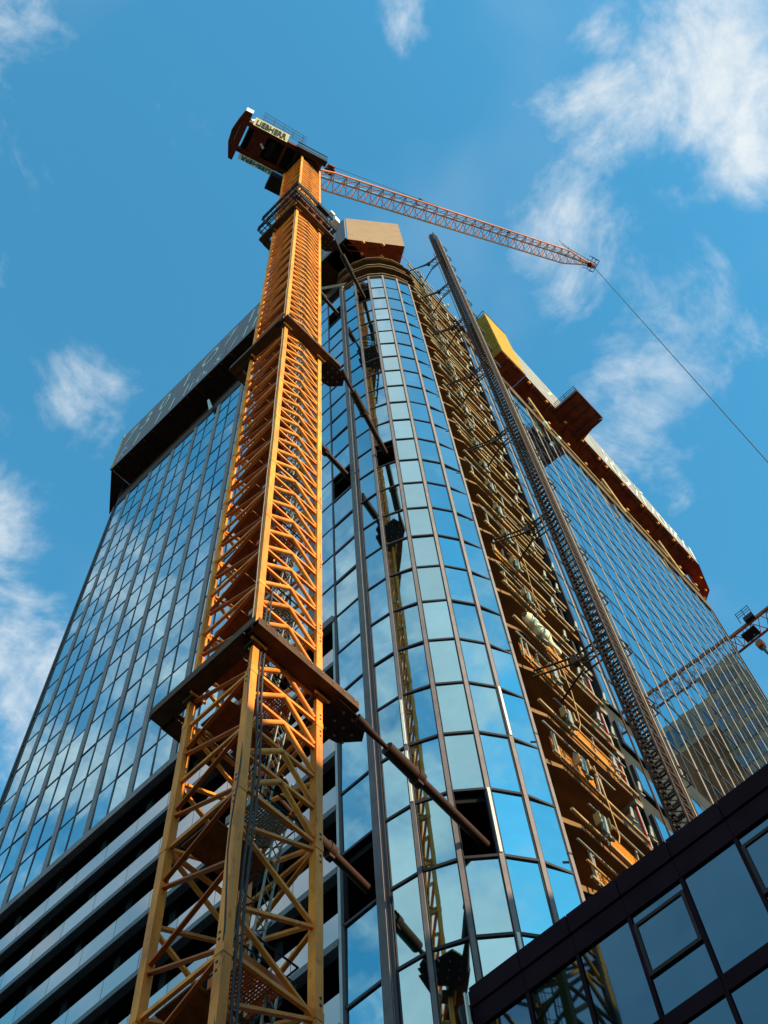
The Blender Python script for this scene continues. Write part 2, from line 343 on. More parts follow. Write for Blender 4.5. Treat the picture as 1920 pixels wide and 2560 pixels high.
# joints across the corner mullions and the storey transoms
for z in LEV[1:]:
    b = MB()
    for k in range(5): b.bar((*N[k], z), (*N[k+1], z), .09, .10)
    b.bar((XL, 15.17, z), (XL, 16.42, z), .09, .10); b.build('transom', M['bronze_dark'], tower)
MB().box((XL-.045, 16.38, 10.5), (XL+.15, 16.50, 46)).build('column_edge', M['bronze_dark'], tower)
for i, y in enumerate(LW[1:]):
    MB().box((XL-.045, y-.20, 45.9), (XL+.12, y+.17, 99.15)).build('mullion', M['bronze'], tower)
    MB().box((XL-.02, y-.27, 45.9), (XL+.10, y-.20, 99.15)).build('mullion_edge', M['bronze_dark'], tower)
for y in LW:
    if y+1.4 < 42: MB().box((XL-.025, y+1.35, 45.95 if y > 16 else 46), (XL+.1, y+1.45, 99.1)).build('thin_mullion', M['bronze_dark'], tower)
MB().box((XL-.09, 41.93, 45.9), (XL+.15, 42.08, 99.2)).build('corner_mullion', M['bronze_dark'], tower)
for z in LLEV[1:]: MB().box((XL-.028, 15.2, z-.045), (XL+.08, 41.95, z+.045)).build('transom', M['bronze_dark'], tower)
k = 0; y = 16.55
while y < 42:
    MB().box((XL-.11, y+.008, 45.66), (XL+.3, min(42.1, y+1.4)-.008, 46.14)).build('ledge_panel', M['bronze'], tower); y += 1.4
for x in RW:
    a = V((x, yr(x), 0)); MB().bar((x, yr(x)+.05, 43.9), (x, yr(x)+.05, 97.4), .15, .14, (0, 1, 0)).build('mullion', M['bronze_right'], tower); MB().bar((x+.11, yr(x)+.05, 43.9), (x+.11, yr(x)+.05, 97.4), .06, .12, (0, 1, 0)).build('mullion_edge', M['bronze_dark'], tower)
    if x+.99 < 60.7: MB().bar((x+.99, yr(x+.99)+.05, 43.95), (x+.99, yr(x+.99)+.05, 97.35), .085, .125, (0, 1, 0)).build('thin_mullion', M['bronze_dark'], tower)
MB().bar((60.85, yr(60.85), 40), (60.85, yr(60.85), 98.5), .2, .2).build('corner_mullion', M['bronze_dark'], tower)
MB().box((26.72, yr(26.8)-.10, 43.9), (26.92, yr(26.8)+.2, 98)).build('bay_edge', M['bronze_dark'], tower)
for z in RLEV[1:-1]: MB().bar((26.9, yr(26.9)+.05, z), (60.8, yr(60.8)+.05, z), .15, .13).build('transom', M['bronze_dark'], tower)
for z0 in (43.84,): MB().bar((26.8, yr(26.8)+.1, z0), (60.9, yr(60.9)+.1, z0), .35, .2).build('sill', M['cladblack'], tower)
# white strips where a mullion cover is still missing
for kk, z in ((1, 31.15), (3, 28.2), (4, 34.07), (3, 22.32), (1, 34.07)):
    x, y = N[kk]; nv = [(1, 0), (.96, .27), (.86, .5), (.68, .73), (.47, .88)][kk]; h = 2.9 if kk != 1 else 2.6
    fin(x-nv[0]*.075, y-nv[1]*.075, *nv, .075, z+.06, z+h, M['white'], -.02, .03, 'insulation_strip')
# spandrel bands of the car park storeys on the left
for n in range(10):
    zt = 43.62-FH*n; zb = zt-1.02
    y = 16.62
    while y < 42:
        y1 = min(42, y+1.87)
        MB().box((XL-.02, y+.012, zb), (XL+.06, y1-.012, zt)).build('spandrel_panel', M['glass_satin'], tower); y = y1
    MB().box((XL-.06, 16.62, zb-.27), (XL+.25, 42, zb-.005)).build('spandrel_cap', M['greycap'], tower)
    MB().box((XL+.1, 16.6, zb-.1), (21, 42, zb+.2)).build('deck_slab', M['dark'], tower)
MB().box((XL-.03, 16.50, 10.5), (XL+.22, 16.62, 45.66)).build('pale_post', M['paleframe'], tower)
for yy in (19.4, 25.0, 27.9, 30.8, 33.7, 36.5, 39.4): MB().box((XL+.5, yy, 10), (XL+.8, yy+.35, 45.6)).build('garage_column', M['dark'], tower)
# bodies behind the skin
MB().box((19.6, 17.2, 0), (60.5, 41.9, 98.5)).box((27.6, 12.1, 0), (60.5, 17.2, 98.5)).build('core', M['dark'], tower)
MB().box((22.2, 15.6, 0), (27.6, 17.2, 104)).build('core_wall', M['concrete'], tower)
# floor slabs
out = [(17.5, 41.8), (17.5, 14.75), (17.64, 13.76), (18.06, 12.76), (18.74, 11.97), (19.64, 11.38), (20.56, 11.02), (20.56, 17.3), (20, 17.3), (20, 41.8)]
bay = [(20.56, 11.02), (21.5, 10.70), (26.70, 10.76), (26.7, 17.3), (20.56, 17.3)]
for z in LEV[1:]:
    MB().prism(out, z-.34, z-.10).build('floor_slab', M['dark'], tower); MB().prism(bay, z-.34, z-.10).build('open_slab', M['soffit'], tower)  # closed storeys get near-black slabs: interior shade put into their colour
MB().box((20.40, 11.5, 0), (20.55, 17.2, 104)).build('partition', M['dark'], tower)
outc = [(17.9, 41.9), (17.9, 16), (17.42, 15.2), (17.42, 14.75), (17.55, 13.72), (17.98, 12.70), (18.68, 11.88), (19.6, 11.28), (20.5, 10.9), (21.5, 10.66), (29.6, 10.83), (29.6, 12.5), (26.7, 17.3), (20, 17.3), (20, 41.9)]
for z in (97.6, 101.0, 103.9): MB().prism(outc, z, z+.34).build('roof_slab', M['board'], tower)
# top slab edges: their sunlit brightness is put into paler strips
rim = [(17.30, 15.2), (17.30, 14.73), (17.45, 13.69), (17.89, 12.63), (18.61, 11.78), (19.55, 11.16), (20.55, 10.80)]
for z, h, m in ((98.0, .12, 'nose'), (101.35, .12, 'nose'), (104.0, .10, 'nose')):
    b = MB(); ins = 0 if h < 1 else .14
    for (ax, ay), (bx, by) in zip(rim, rim[1:]): b.slab([(ax+ins, ay+ins*.6, z), (bx+ins, by+ins*.6, z), (bx+ins, by+ins*.6, z+h), (ax+ins, ay+ins*.6, z+h)], (.12, .1, 0))
    b.build('rim_edge_strip' if h < 1 else 'rim_board', M['cap'], tower)
MB().bar((27, yr(27)-.05, 98.15), (60.8, yr(60.8)-.05, 98.15), .12, 1.6).build('rim_board', M['board'], tower)
MB().bar((35.9, yr(35.9)-.16, 99.05), (59.3, yr(59.3)-.16, 99.05), .22, .2).build('rim_edge_strip', M['nose'], tower)
# narrow dark wall below the right facade, with four windows
MB().box((26.74, yr(26.8)+.06, 18), (46, yr(30)+.5, 43.75)).build('lower_wall', M['cladblack'], tower)
for n in range(6):
    zt = 42.3-FH*n
    for xa in (26.98, 31.2, 35.4):
        f = MB().box((xa-.08, yr(xa)-.10, zt-1.5), (xa+1.75, yr(xa)+.1, zt+.08)).build('window', M['bronze_dark'], tower)
        MB().slab([(xa, yr(xa)-.13, zt-1.4), (xa+1.68, yr(xa)-.09, zt-1.4), (xa+1.68, yr(xa)-.09, zt), (xa, yr(xa)-.13, zt)], (0, .02, 0)).build('pane', M['glass'], f)
# end wall of the open bay: milky sheets with red tape
for n in range(-4, 21):
    z = Z0+FH*n
    if z < 45.5:
        sh = MB().box((26.22, 10.80, z+.1), (26.26, 13.2, z+FH-.62)).build('wall_sheet', M['panelw'], tower)
        MB().box((26.19, 10.82, z+.12), (26.215, 10.90, z+FH-.64)).box((26.19, 10.9, z+FH-.72), (26.215, 12.6, z+FH-.66)).build('tape', M['red'], sh)
        MB().box((26.1, 10.72, z+FH-.6), (26.5, 12.9, z+FH-.42)).build('bearing_beam', M['steel'], tower)
    else:
        MB().box((26.3, 10.95, z-.05), (26.5, 15.6, z+FH-.45)).build('wall_sheet', M['cladblack'], tower)

# ------------------------------------------------------------------ unfinished bay: edge tubes, rails, brackets, nets
random.seed(11)
zs = [Z0+FH*k for k in range(-3, 22)]+[90.3, 93.5, 96.8, 98.1, 101.5, 104.4]
br_plate = br_arm = br_bolt = None
ORD = 'lowest second third fourth fifth sixth seventh eighth ninth tenth eleventh twelfth thirteenth fourteenth fifteenth sixteenth seventeenth eighteenth nineteenth twentieth twenty-first twenty-second twenty-third twenty-fourth twenty-fifth twenty-sixth twenty-seventh twenty-eighth'.split()
for i, z in enumerate(zs):
    if z < 25: continue
    of = ORD[i-3]+' open floor above the dark canopy'
    t = thing('edge_guardrail', 'ochre guardrail tubes along the edge of the '+of, 'guardrail', (20.9, 10.5, z-.3), 'edge guardrails on the unfinished floors')
    xe = 26.2 if i % 2 else 25.7
    MB().tube((20.75, yr(20.75)-.10, z-.24), (xe, yr(xe)-.10, z-.24), .06, 8).build('edge_tube', M['nose'], t)
    xa, xb = (22.3+random.uniform(-.2, .3), 25.6) if i % 2 else (20.75, 23.6+random.uniform(-.2, .5))
    for dz in (.32, .62, 1.02):
        if dz == .62 or (dz == .32 and i % 3 != 1) or (dz > 1 and i % 2 and z > 60): continue
        MB().tube((xa-.3*dz, yr(xa)-.14-.02*dz, z+dz), (xb+.25*dz, yr(xb)-.14-.02*dz, z+dz), .038, 6).build('rail', M['tubey'] if dz < 1 else M['steel'], t)
    for xx in (xa+.3, xb-.5): MB().bar((xx, yr(xx)-.08, z-.35), (xx, yr(xx)-.10, z+1.12), .06, .06).build('post', M['steel'], t)
    for xx, big in ((22.25+random.uniform(-.1, .1), 1), (24.7+random.uniform(-.15, .15), 0), (xe, 0)):
        side = 'left' if big else ('far right' if xx == xe else 'middle')
        b = thing('clamp_bracket', side+' steel clamp bracket on the '+of, 'bracket', (xx, yr(xx)-.2, z-.2), 'clamp brackets along the unfinished slab edges')
        s = .72 if big else .42; y = yr(xx)-.24
        MB().slab([(xx-.22*s, y-.05, z-.1), (xx+.22*s, y-.05, z-.1), (xx+.14*s, y-.10, z+.85*s), (xx-.14*s, y-.10, z+.85*s)], (0, .05, 0)).build('plate', M['steel'], b)
        m = MB().tube((xx-.1*s, y-.03, z-.32), (xx+.32*s, y-.06, z-.32), .085*s, 8).tube((xx+.1, y, z-.55*s), (xx+.16*s, y+.1, z+.4*s), .05, 6); m.build('arm', M['steel'], b)
        if big:
            MB().box((xx-.30, y-.13, z+.05), (xx-.24, y+.1, z+.55)).build('side_plate', M['tubey'], b); MB().box((xx+.24, y-.12, z+.2), (xx+.30, y+.1, z+.72)).build('side_plate', M['tubey'], b)
for n, z, xa, xb in ((0, 28.2, 21.2, 24.6), (1, 31.15, 22.8, 25.9), (2, 34.1, 21.0, 23.3), (3, 37.0, 22.7, 25.4), (4, 39.95, 20.8, 22.6), (5, 42.9, 22.9, 24.3), (6, 48.8, 21, 22.2), (7, 25.3, 21.2, 25.5)):
    lab = ['long orange safety net three floors above the dark canopy', 'longest orange safety net ending at the taped milky sheet', 'orange safety net ragged against the glass corner low on the open bay', 'orange safety net behind the lowest black hoist tie arms',
           'short orange safety net behind the cream tarpaulin', 'small orange safety net above the cream tarpaulin', 'topmost small scrap of orange safety net', 'lowest orange safety net just above the dark canopy'][n]
    t = thing('safety_net', lab, 'safety net', (xa, yr(xa), z), 'orange safety nets')
    b = MB(); x = xa
    while x < xb: b.box((x, yr(x)+.04, z), (x+.028, yr(x)+.055, z+.95)); x += .07
    for j in range(9): b.bar((xa, yr(xa)+.045, z+.02+.115*j), (xb, yr(xb)+.045, z+.02+.115*j), .012, .03)
    b.build('net_mesh', M['net'], t)['kind'] = 'stuff'
    for xx in (xa, (xa+xb)/2, xb): MB().bar((xx, yr(xx)-.02, z-.1), (xx+.05, yr(xx)-.06, z+1.15), .06, .06).build('post', M['steel'], t)
# tarpaulin thrown over the rails
tb = MB(); nr, nc = 26, 10; vs = []
for ir in range(nr+1):
    u_ = ir/nr; x = 21.3+2.1*u_; rr_ = .23*(.35+.65*math.sin(math.pi*min(1, u_*1.15+.05))**.6)*(1+.12*math.sin(u_*23))
    for ic in range(nc): w = 2*math.pi*ic/nc; vs.append((x, yr(x)-.30+rr_*math.cos(w)*(1+.2*math.sin(u_*15+w*2)), 43.25-.35*u_+rr_*1.5*math.sin(w)*(1+.22*math.cos(u_*19+w))))
tb.add(vs, [(a*nc+b, a*nc+(b+1) % nc, (a+1)*nc+(b+1) % nc, (a+1)*nc+b) for a in range(nr) for b in range(nc)], True)
tag(tb.build('tarpaulin', M['tarp']), 'crumpled cream tarpaulin hanging over rails of the open bay', 'tarpaulin')
def hang(pts, r, lab):
    o = MB().path([V(q) for q in pts], r, 5).build('hanging_cable', M['tubey']); tag(o, lab, 'cable', 'cables hanging in the open bay')
hang([(22.9, yr(23)-.25, 54), (23.0, yr(23)-.3, 50), (22.9, yr(23)-.25, 47.3), (22.95, yr(23)-.3, 45.6)], .018, 'thin pale cable hanging above the cream tarpaulin')
hang([(22.95, yr(23)-.3, 43), (23.05, yr(23)-.35, 39.6), (23.0, yr(23)-.3, 37.6), (22.8, yr(23)-.3, 37.1), (22.75, yr(23)-.3, 36.8)], .02, 'pale cable dangling below the cream tarpaulin')
hang([(22.9, yr(23)-.3, 35), (22.95, yr(23)-.33, 33), (23.0, yr(23)-.3, 31.5), (22.8, yr(23)-.3, 31.0)], .022, 'curved pale cable beside the long orange net')
hang([(23.0, yr(23)-.3, 30), (23.1, yr(23)-.33, 28.3), (23.0, yr(23)-.3, 26.4), (22.7, yr(23)-.3, 25.8)], .022, 'lowest pale cable just above the dark canopy')

# ------------------------------------------------------------------ protection screens round the top
def knob(t, x, y, z):
    MB().tube((x-.13, y, z), (x+.13, y, z), .12, 8).box((x-.05, y-.05, z-.12), (x+.05, y+.05, z+.3)).build('hanger_knob', M['lampo'], t)
XS = 16.05; ZS = 107.0
seg = [(42.7, 37.95, 'far left grey protection screen printed with a 7, next to the roof corner', ('7 3', '/: 1')),
       (37.95, 32.25, 'grey protection screen printed 0 1 over 1 1 1 i, second from the left corner', ('0  1', '1 1 1i')),
       (32.25, 27.85, 'grey protection screen printed O 7 above o s, third from the left corner', ('O 7', 'o, s')),
       (27.85, 22.05, 'grey protection screen printed with a slash, beside the yellow crane mast', ('  1t', '/ 11')),
       (22.05, 12.96, 'grey protection screen with pale stripes between the crane mast and tan screen', None)]
for n, (ya, yb, lab, tx) in enumerate(seg):
    t = thing('protection_screen', lab, 'screen', (XS, (ya+yb)/2, ZS), 'grey printed screens on the left roof edge')
    MB().box((XS-.03, yb+.03, ZS), (XS+.05, ya-.03, 115.9)).build('panel', M['screen'], t)
    MB().slab([(XS, yb, ZS), (18.6, yb, ZS), (18.6, ya, ZS), (XS, ya, ZS)], (0, 0, .1)).build('deck', M['ply_shaded'], t)
    for yy in (ya-.6, (ya+yb)/2, yb+.6):
        MB().box((XS+.06, yy-.08, ZS+.1), (XS+.2, yy+.08, 115.6)).build('stud', M['ply_shaded'], t)
        MB().box((XS+.2, yy-.1, ZS-.3), (XS+.4, yy+.1, ZS-.02)).build('hanger_knob', M['tie'], t)
        MB().bar((XS+.1, yy, ZS-.12), (17.35, yy, ZS-.12), .12, .2).build('bracket_arm', M['ply_shaded'], t)
    if tx:
        text_mesh(tx[0], 4.6, (XS-.06, ya-.5, ZS+4.4), (0, -1, 0), (0, 0, 1), M['print_grey'], 'print', t, .02, .25, sx=.62)
        text_mesh(tx[1], 3.8, (XS-.06, ya-.4, ZS+.7), (0, -1, 0), (0, 0, 1), M['print_grey'], 'print', t, .02, .25, sx=.62)
    else:
        for j in range(7): MB().box((XS-.05, 14.1, ZS+1.3+.8*j), (XS-.032, 15.6-.06*j, ZS+1.53+.8*j)).build('print_stripe', M['print_grey'], t)
        MB().box((XS-.05, 20.3, ZS+2), (XS-.032, 21.2, ZS+4.3)).build('print_stripe', M['print_grey'], t)
t = thing('protection_screen', 'narrow brown end screen turning the far left roof corner', 'screen', (XS, 42.8, ZS))
MB().slab([(XS, 42.75, ZS), (18.8, 46.2, ZS), (18.8, 46.2, 115.9), (XS, 42.75, 115.9)], (.06, -.05, 0)).build('panel', M['ply_shaded'], t)
MB().prism([(XS, 42.75), (18.8, 46.2), (18.8, 42.75)], ZS, ZS+.1).build('deck', M['ply_shaded'], t)
MB().box((XS-.1, 42.7, ZS), (XS+.08, 42.86, 116)).build('stud', M['nose'], t)
MB().add([(17.36, 41.98, 99.2), (18.9, 45.9, 106.9), (17.36, 41.98, 106.9)], [(0, 1, 2), (2, 1, 0)]).build('end_board', M['ply_shaded'], t)
MB().box((18.6, 15, 98.6), (18.75, 41.9, 107)).build('upper_wall', M['ply_shaded'], tower)
MB().box((XL-.06, 15.2, 99.15), (XL+.2, 42, 99.26)).build('rim_edge_strip', M['bronze_dark'], tower)
MB().box((XL-.06, 15.2, 101.35), (XL+.2, 42, 101.43)).build('rim_edge_strip', M['collar'], tower)
MB().box((XL+.02, 15.2, 99.27), (XL+.12, 42, 101.34)).build('rim_board', M['ply_shaded'], tower)
# tan crown screen
t = thing('protection_screen', 'plain tan screen box crowning the rounded glass corner', 'screen', (18, 11.4, ZS))
bl, brr, rr = V((16.24, 12.94, 0)), V((20.06, 9.91, 0)), V((20.51, 10.67, 0)); nn = V((.6, .78, 0))*.06
MB().slab([(bl.x, bl.y, ZS), (brr.x, brr.y, ZS), (brr.x, brr.y, 117.2), (bl.x, bl.y, 116.8)], nn).build('panel', M['screen_tan'], t)
MB().slab([(brr.x, brr.y, ZS), (rr.x, rr.y, ZS), (rr.x, rr.y, 117.2), (brr.x, brr.y, 117.2)], (-.05, .03, 0)).build('side_panel', M['screen_tan'], t)
MB().prism([(bl.x, bl.y), (brr.x, brr.y), (rr.x, rr.y), (21.6, 12.4), (20.5, 13.6), (19.6, 15.5), (16.2, 15.5)], ZS, ZS+.12).build('deck', M['ply'], t)
dv = V((.62, .78, 0))
for s_, q in ((.27, .08), (.27, 1.05), (.62, .08), (.62, 1.05)):
    c = bl.lerp(brr, s_)+dv*q; knob(t, c.x, c.y, ZS-.1)
for s_ in (.27, .62):
    c = bl.lerp(brr, s_); e = c+dv*1.3; MB().bar((c.x, c.y, ZS-.07), (e.x, e.y, ZS-.07), .12, .14).build('bracket_arm', M['ply'], t)
for q in (.45, .9):
    c = bl+dv*q; e = brr+dv*q; MB().bar((c.x, c.y, ZS-.04), (e.x, e.y, ZS-.04), .06, .08).build('joist', M['ply'], t)
# yellow mesh screen
t = thing('protection_screen', 'yellow mesh screen box on the roof edge behind the hoist mast', 'screen', (34, 10.1, ZS))
MB().box((32.7, 10.04, ZS), (35.9, 10.10, 120.3)).build('panel', M['yellow'], t)
b = MB()
for j in range(43): b.box((32.66, 10.11, ZS+.05+.306*j), (32.69, 12.3, ZS+.19+.306*j))
b.build('slats', M['yellow'], t)['kind'] = 'stuff'; MB().box((32.7, 10.11, ZS), (32.74, 12.3, 119.6)).build('side_panel', M['yellow'], t)
MB().box((32.7, 10.11, ZS-.1), (35.9, 14, ZS)).build('deck', M['ply'], t)
for x in (33.4, 34.5): MB().box((x, 10.15, ZS-.28), (x+.2, 11.0, ZS-.1)).build('joist', M['ply'], t)
MB().path([V((32.7, 12.3, 119.9)), V((32.7, 10.07, 120.9)), V((35.9, 10.07, 120.9))], .04).build('top_rail', M['rail'], t)
# silver printed screens along the right
def ys(x): return 10.1+(x-35.95)*.0215
zt = {35.95: 115.9, 41.1: 115.6, 47.1: 115.0, 52.5: 114.1, 57.4: 112.8, 61.9: 109.8}
xs = sorted(zt); labs = ['silver screen right of the yellow mesh box with no printing at its left', 'silver screen printed white above the red loading platform', 'silver screen with slanted white print right of the loading platform',
                         'silver screen with white streaks near the right roof end', 'last tapering silver screen at the right roof end']
for n, (xa, xb) in enumerate(zip(xs, xs[1:])):
    t = thing('protection_screen', labs[n], 'screen', ((xa+xb)/2, ys(xa), ZS), 'silver printed screens on the right roof edge')
    MB().slab([(xa+.03, ys(xa), ZS), (xb-.03, ys(xb), ZS), (xb-.03, ys(xb), zt[xb]), (xa+.03, ys(xa), zt[xa])], (0, .06, 0)).build('panel', M['screen_white'], t)
    MB().slab([(xa, ys(xa), ZS), (xb, ys(xb), ZS), (xb, yr(xb)+3, ZS), (xa, yr(xa)+3, ZS)], (0, 0, -.08)).build('deck', M['ply'], t)
    x = xa+.6
    while x < xb:
        knob(t, x, ys(x)+.2, ZS-.25)
        if x < 60.5: knob(t, x-.3, yr(x)-.12, 101.6)
        MB().box((x+.5, ys(x)+.1, ZS-.3), (x+.62, yr(x)-.05, ZS-.09)).build('bracket_arm', M['ply'], t); x += 2.45
    MB().bar((xa, ys(xa)+.35, ZS-.14), (xb, ys(xb)+.35, ZS-.14), .1, .1).build('joist', M['collar'], t)
    if n: text_mesh(['', '/1', '/07/', '1/0/', '7/1'][n], 5.6, (xa+.3, ys(xa)-.03, ZS+.5), (1, .0215, 0), (0, 0, 1), M['print_white'], 'print', t, .02, .3, sx=.66)
    if n: text_mesh(['', '0', '1 i', 'i7', ''][n], 2.8, (xa+.8, ys(xa)-.03, ZS+4.6), (1, .0215, 0), (0, 0, 1), M['print_white'], 'print', t, .02, .3, sx=.9)
    if n == 1: text_mesh('7', 4.3, (xa-1.4, ys(xa)-.06, ZS+3.9), (1, .0215, 0), (0, 0, 1), M['print_white'], 'print', t, .02, .3, sx=.6)
t = thing('protection_screen', 'dark red angled screen closing the right roof corner', 'screen', (63.5, 11.2, ZS))
for (ax, ay), (bx, by), z1 in (((61.9, 10.66), (64.8, 11.63), 109.5), ((64.8, 11.63), (65.7, 12.9), 109.2)):
    MB().slab([(ax, ay, ZS), (bx, by, ZS), (bx, by, z1), (ax, ay, z1)], (-.03, .06, 0)).build('panel', M['maroon'], t)
MB().prism([(61.9, 10.66), (64.8, 11.63), (65.7, 12.9), (61.9, 12.1)], ZS-.1, ZS-.02).build('deck', M['ply'], t)
MB().add([(60.9, 11.77, 99), (65.5, 12.8, 106.9), (60.9, 11.77, 106.9)], [(0, 1, 2), (2, 1, 0)]).build('end_board', M['ply'], t)
for x, y in ((63.0, 11.4), (64.4, 11.9), (65.0, 12.5)): knob(t, x, y, ZS-.2)
# loading platform
t = thing('loading_platform', 'dark red loading platform sticking out of the right roof edge', 'platform', (42, 9.1, ZS))
fl = [(40.3, 10.3), (40.25, 7.8), (43.8, 7.85), (44.3, 10.5)]
MB().prism(fl, ZS, ZS+.07).build('floor', M['ply'], t)
for x in (40.4, 41.35, 42.3, 43.25, 43.85): MB().box((x, 7.85, ZS-.2), (x+.11, 10.9, ZS-.01)).build('joist', M['maroon'], t)
for j in range(11): MB().box((40.4, 7.9+.22*j, ZS-.1), (43.9, 7.96+.22*j, ZS-.005)).build('slat', M['maroon'], t)
MB().box((40.2, 7.7, ZS-.2), (43.85, 7.8, ZS+.15)).build('edge_beam', M['maroon'], t); MB().box((40.15, 7.8, ZS-.2), (40.25, 10.4, ZS+.1)).build('edge_beam', M['maroon'], t)
for z in (.5, .95, 1.4): MB().path([V((40.25, 10.3, ZS+z)), V((40.25, 7.8, ZS+z)), V((43.8, 7.85, ZS+z)), V((44.2, 10.4, ZS+z))], .03).build('rail', M['rail'], t)
for x, y in ((40.25, 10.2), (40.25, 9.0), (40.25, 7.8), (42.0, 7.82), (43.8, 7.85), (44.1, 9.3)): MB().tube((x, y, ZS), (x, y, ZS+1.45), .03, 6).build('post', M['rail'], t)
for x, z, lab in ((36.1, 98.3, 'ochre prop tube leaning left of the loading platform'), (46.3, 98.5, 'ochre prop tube leaning right of the loading platform'), (54.6, 98.6, 'ochre prop tube leaning near the right roof end')):
    o = MB().tube((x-.6, yr(x)-.35, z+2.5), (x+1.2, yr(x)-.30, z-1.8), .11, 8).build('prop_tube', M['tubey']); tag(o, lab, 'prop', 'leaning prop tubes at the right roof edge')
for n, x in enumerate((36.6, 38.4)):
    o = MB().tube((x, yr(x)-.36, 97.1), (x+.3, yr(x)-.36, 97.1), .14, 8).build('site_lamp', M['white']); tag(o, 'white site lamp below the left end of the right roof trim' if n == 0 else 'white site lamp below the loading platform', 'lamp', 'white site lamps under the right roof trim')
tag(MB().slab([(17.12, 14.2, 97.6), (16.75, 17.6, 104.5), (16.75, 17.95, 104.5), (17.12, 14.55, 97.6)], (.1, 0, .1)).build('timber_beam', M['cap']), 'weathered timber beam leaning under the roof edge by the top tie', 'beam')
tag(MB().slab([(17.1, 29.6, 99.3), (17.0, 30.3, 102.6), (17.0, 30.5, 102.6), (17.1, 30.0, 99.3)], (-.08, 0, 0)).build('pale_bracket', M['paleframe']), 'short pale bracket hanging below the left printed screens', 'bracket')

# ------------------------------------------------------------------ yellow tower crane
X0, Y0, W = 9.81, 12.2, 2.45; CX, CY = X0+W/2, Y0+W/2; X1, Y1 = X0+W, Y0+W
crane = thing('tower_crane', 'yellow lattice tower crane with red luffing jib standing before the glass corner', 'tower crane', (CX, CY, 0))
MB().box((CX-3, CY-3, 0), (CX+3, CY+3, 1.2)).build('foundation', M['concrete'], crane)
SEC = 4.72; ZB = 4.42; NS = 25
ch = .21
nbrace = 0
c0 = [X0+.1, Y0+.1, X1-.1, Y1-.1]
def brace_list(n):
    z0 = ZB+SEC*n; z1 = z0+SEC; up = z0 > 23; L = []
    x0, y0, x1, y1 = c0; xm = (x0+x1)/2
    # camera-right face (-Y)
    if up:
        for j in range(4):
            za = z0+1.32+1.18*j
            for xe in (x0+.1, x1-.1): L.append(((xe, y0, za-1.05), (xm, y0, za), 't'))
        for j in range(4): L.append(((x0, y0, z0+.14+1.18*j), (x1, y0, z0+.14+1.18*j), 'h'))
    else:
        for j in range(2):
            za = z0+2.36*j
            L.append(((x0+.08, y0, za+1.23), (x1-.08, y0, za+2.25), 'd')); L.append(((x1-.08, y0, za-.05), (x0+.08, y0, za+1.15), 'd'))
        L.append(((x0, y0, z0+.06), (x1, y0, z0+.06), 'h'))
    # -X face
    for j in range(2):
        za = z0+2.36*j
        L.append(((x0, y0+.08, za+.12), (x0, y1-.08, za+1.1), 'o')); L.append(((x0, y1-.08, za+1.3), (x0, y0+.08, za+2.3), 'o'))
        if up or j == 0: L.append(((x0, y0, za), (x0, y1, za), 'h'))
        # far faces
        L.append(((x1, y0+.08, za+.1), (x1, y1-.08, za+1.15), 'd')); L.append(((x1, y1-.08, za+1.25), (x1, y0+.08, za+2.3), 'd'))
        L.append(((x0+.08, y1, za+.1), (x1-.08, y1, za+1.15), 'd')); L.append(((x1-.08, y1, za+1.25), (x0+.08, y1, za+2.3), 'd'))
    L.append(((x1, y0, z0), (x1, y1, z0), 'h')); L.append(((x0, y1, z0), (x1, y1, z0), 'h'))
    return L
def brace_geo(b, a, c, k):
    if k == 't': b.tube(a, c, .070, 8)
    elif k == 'h': b.bar(a, c, .085, .10)
    else: b.bar(a, c, .075 if k == 'd' else .05, .095 if k == 'd' else .10, (0, 1, 0) if abs(a[1]-c[1]) < .01 else (1, 0, 0))
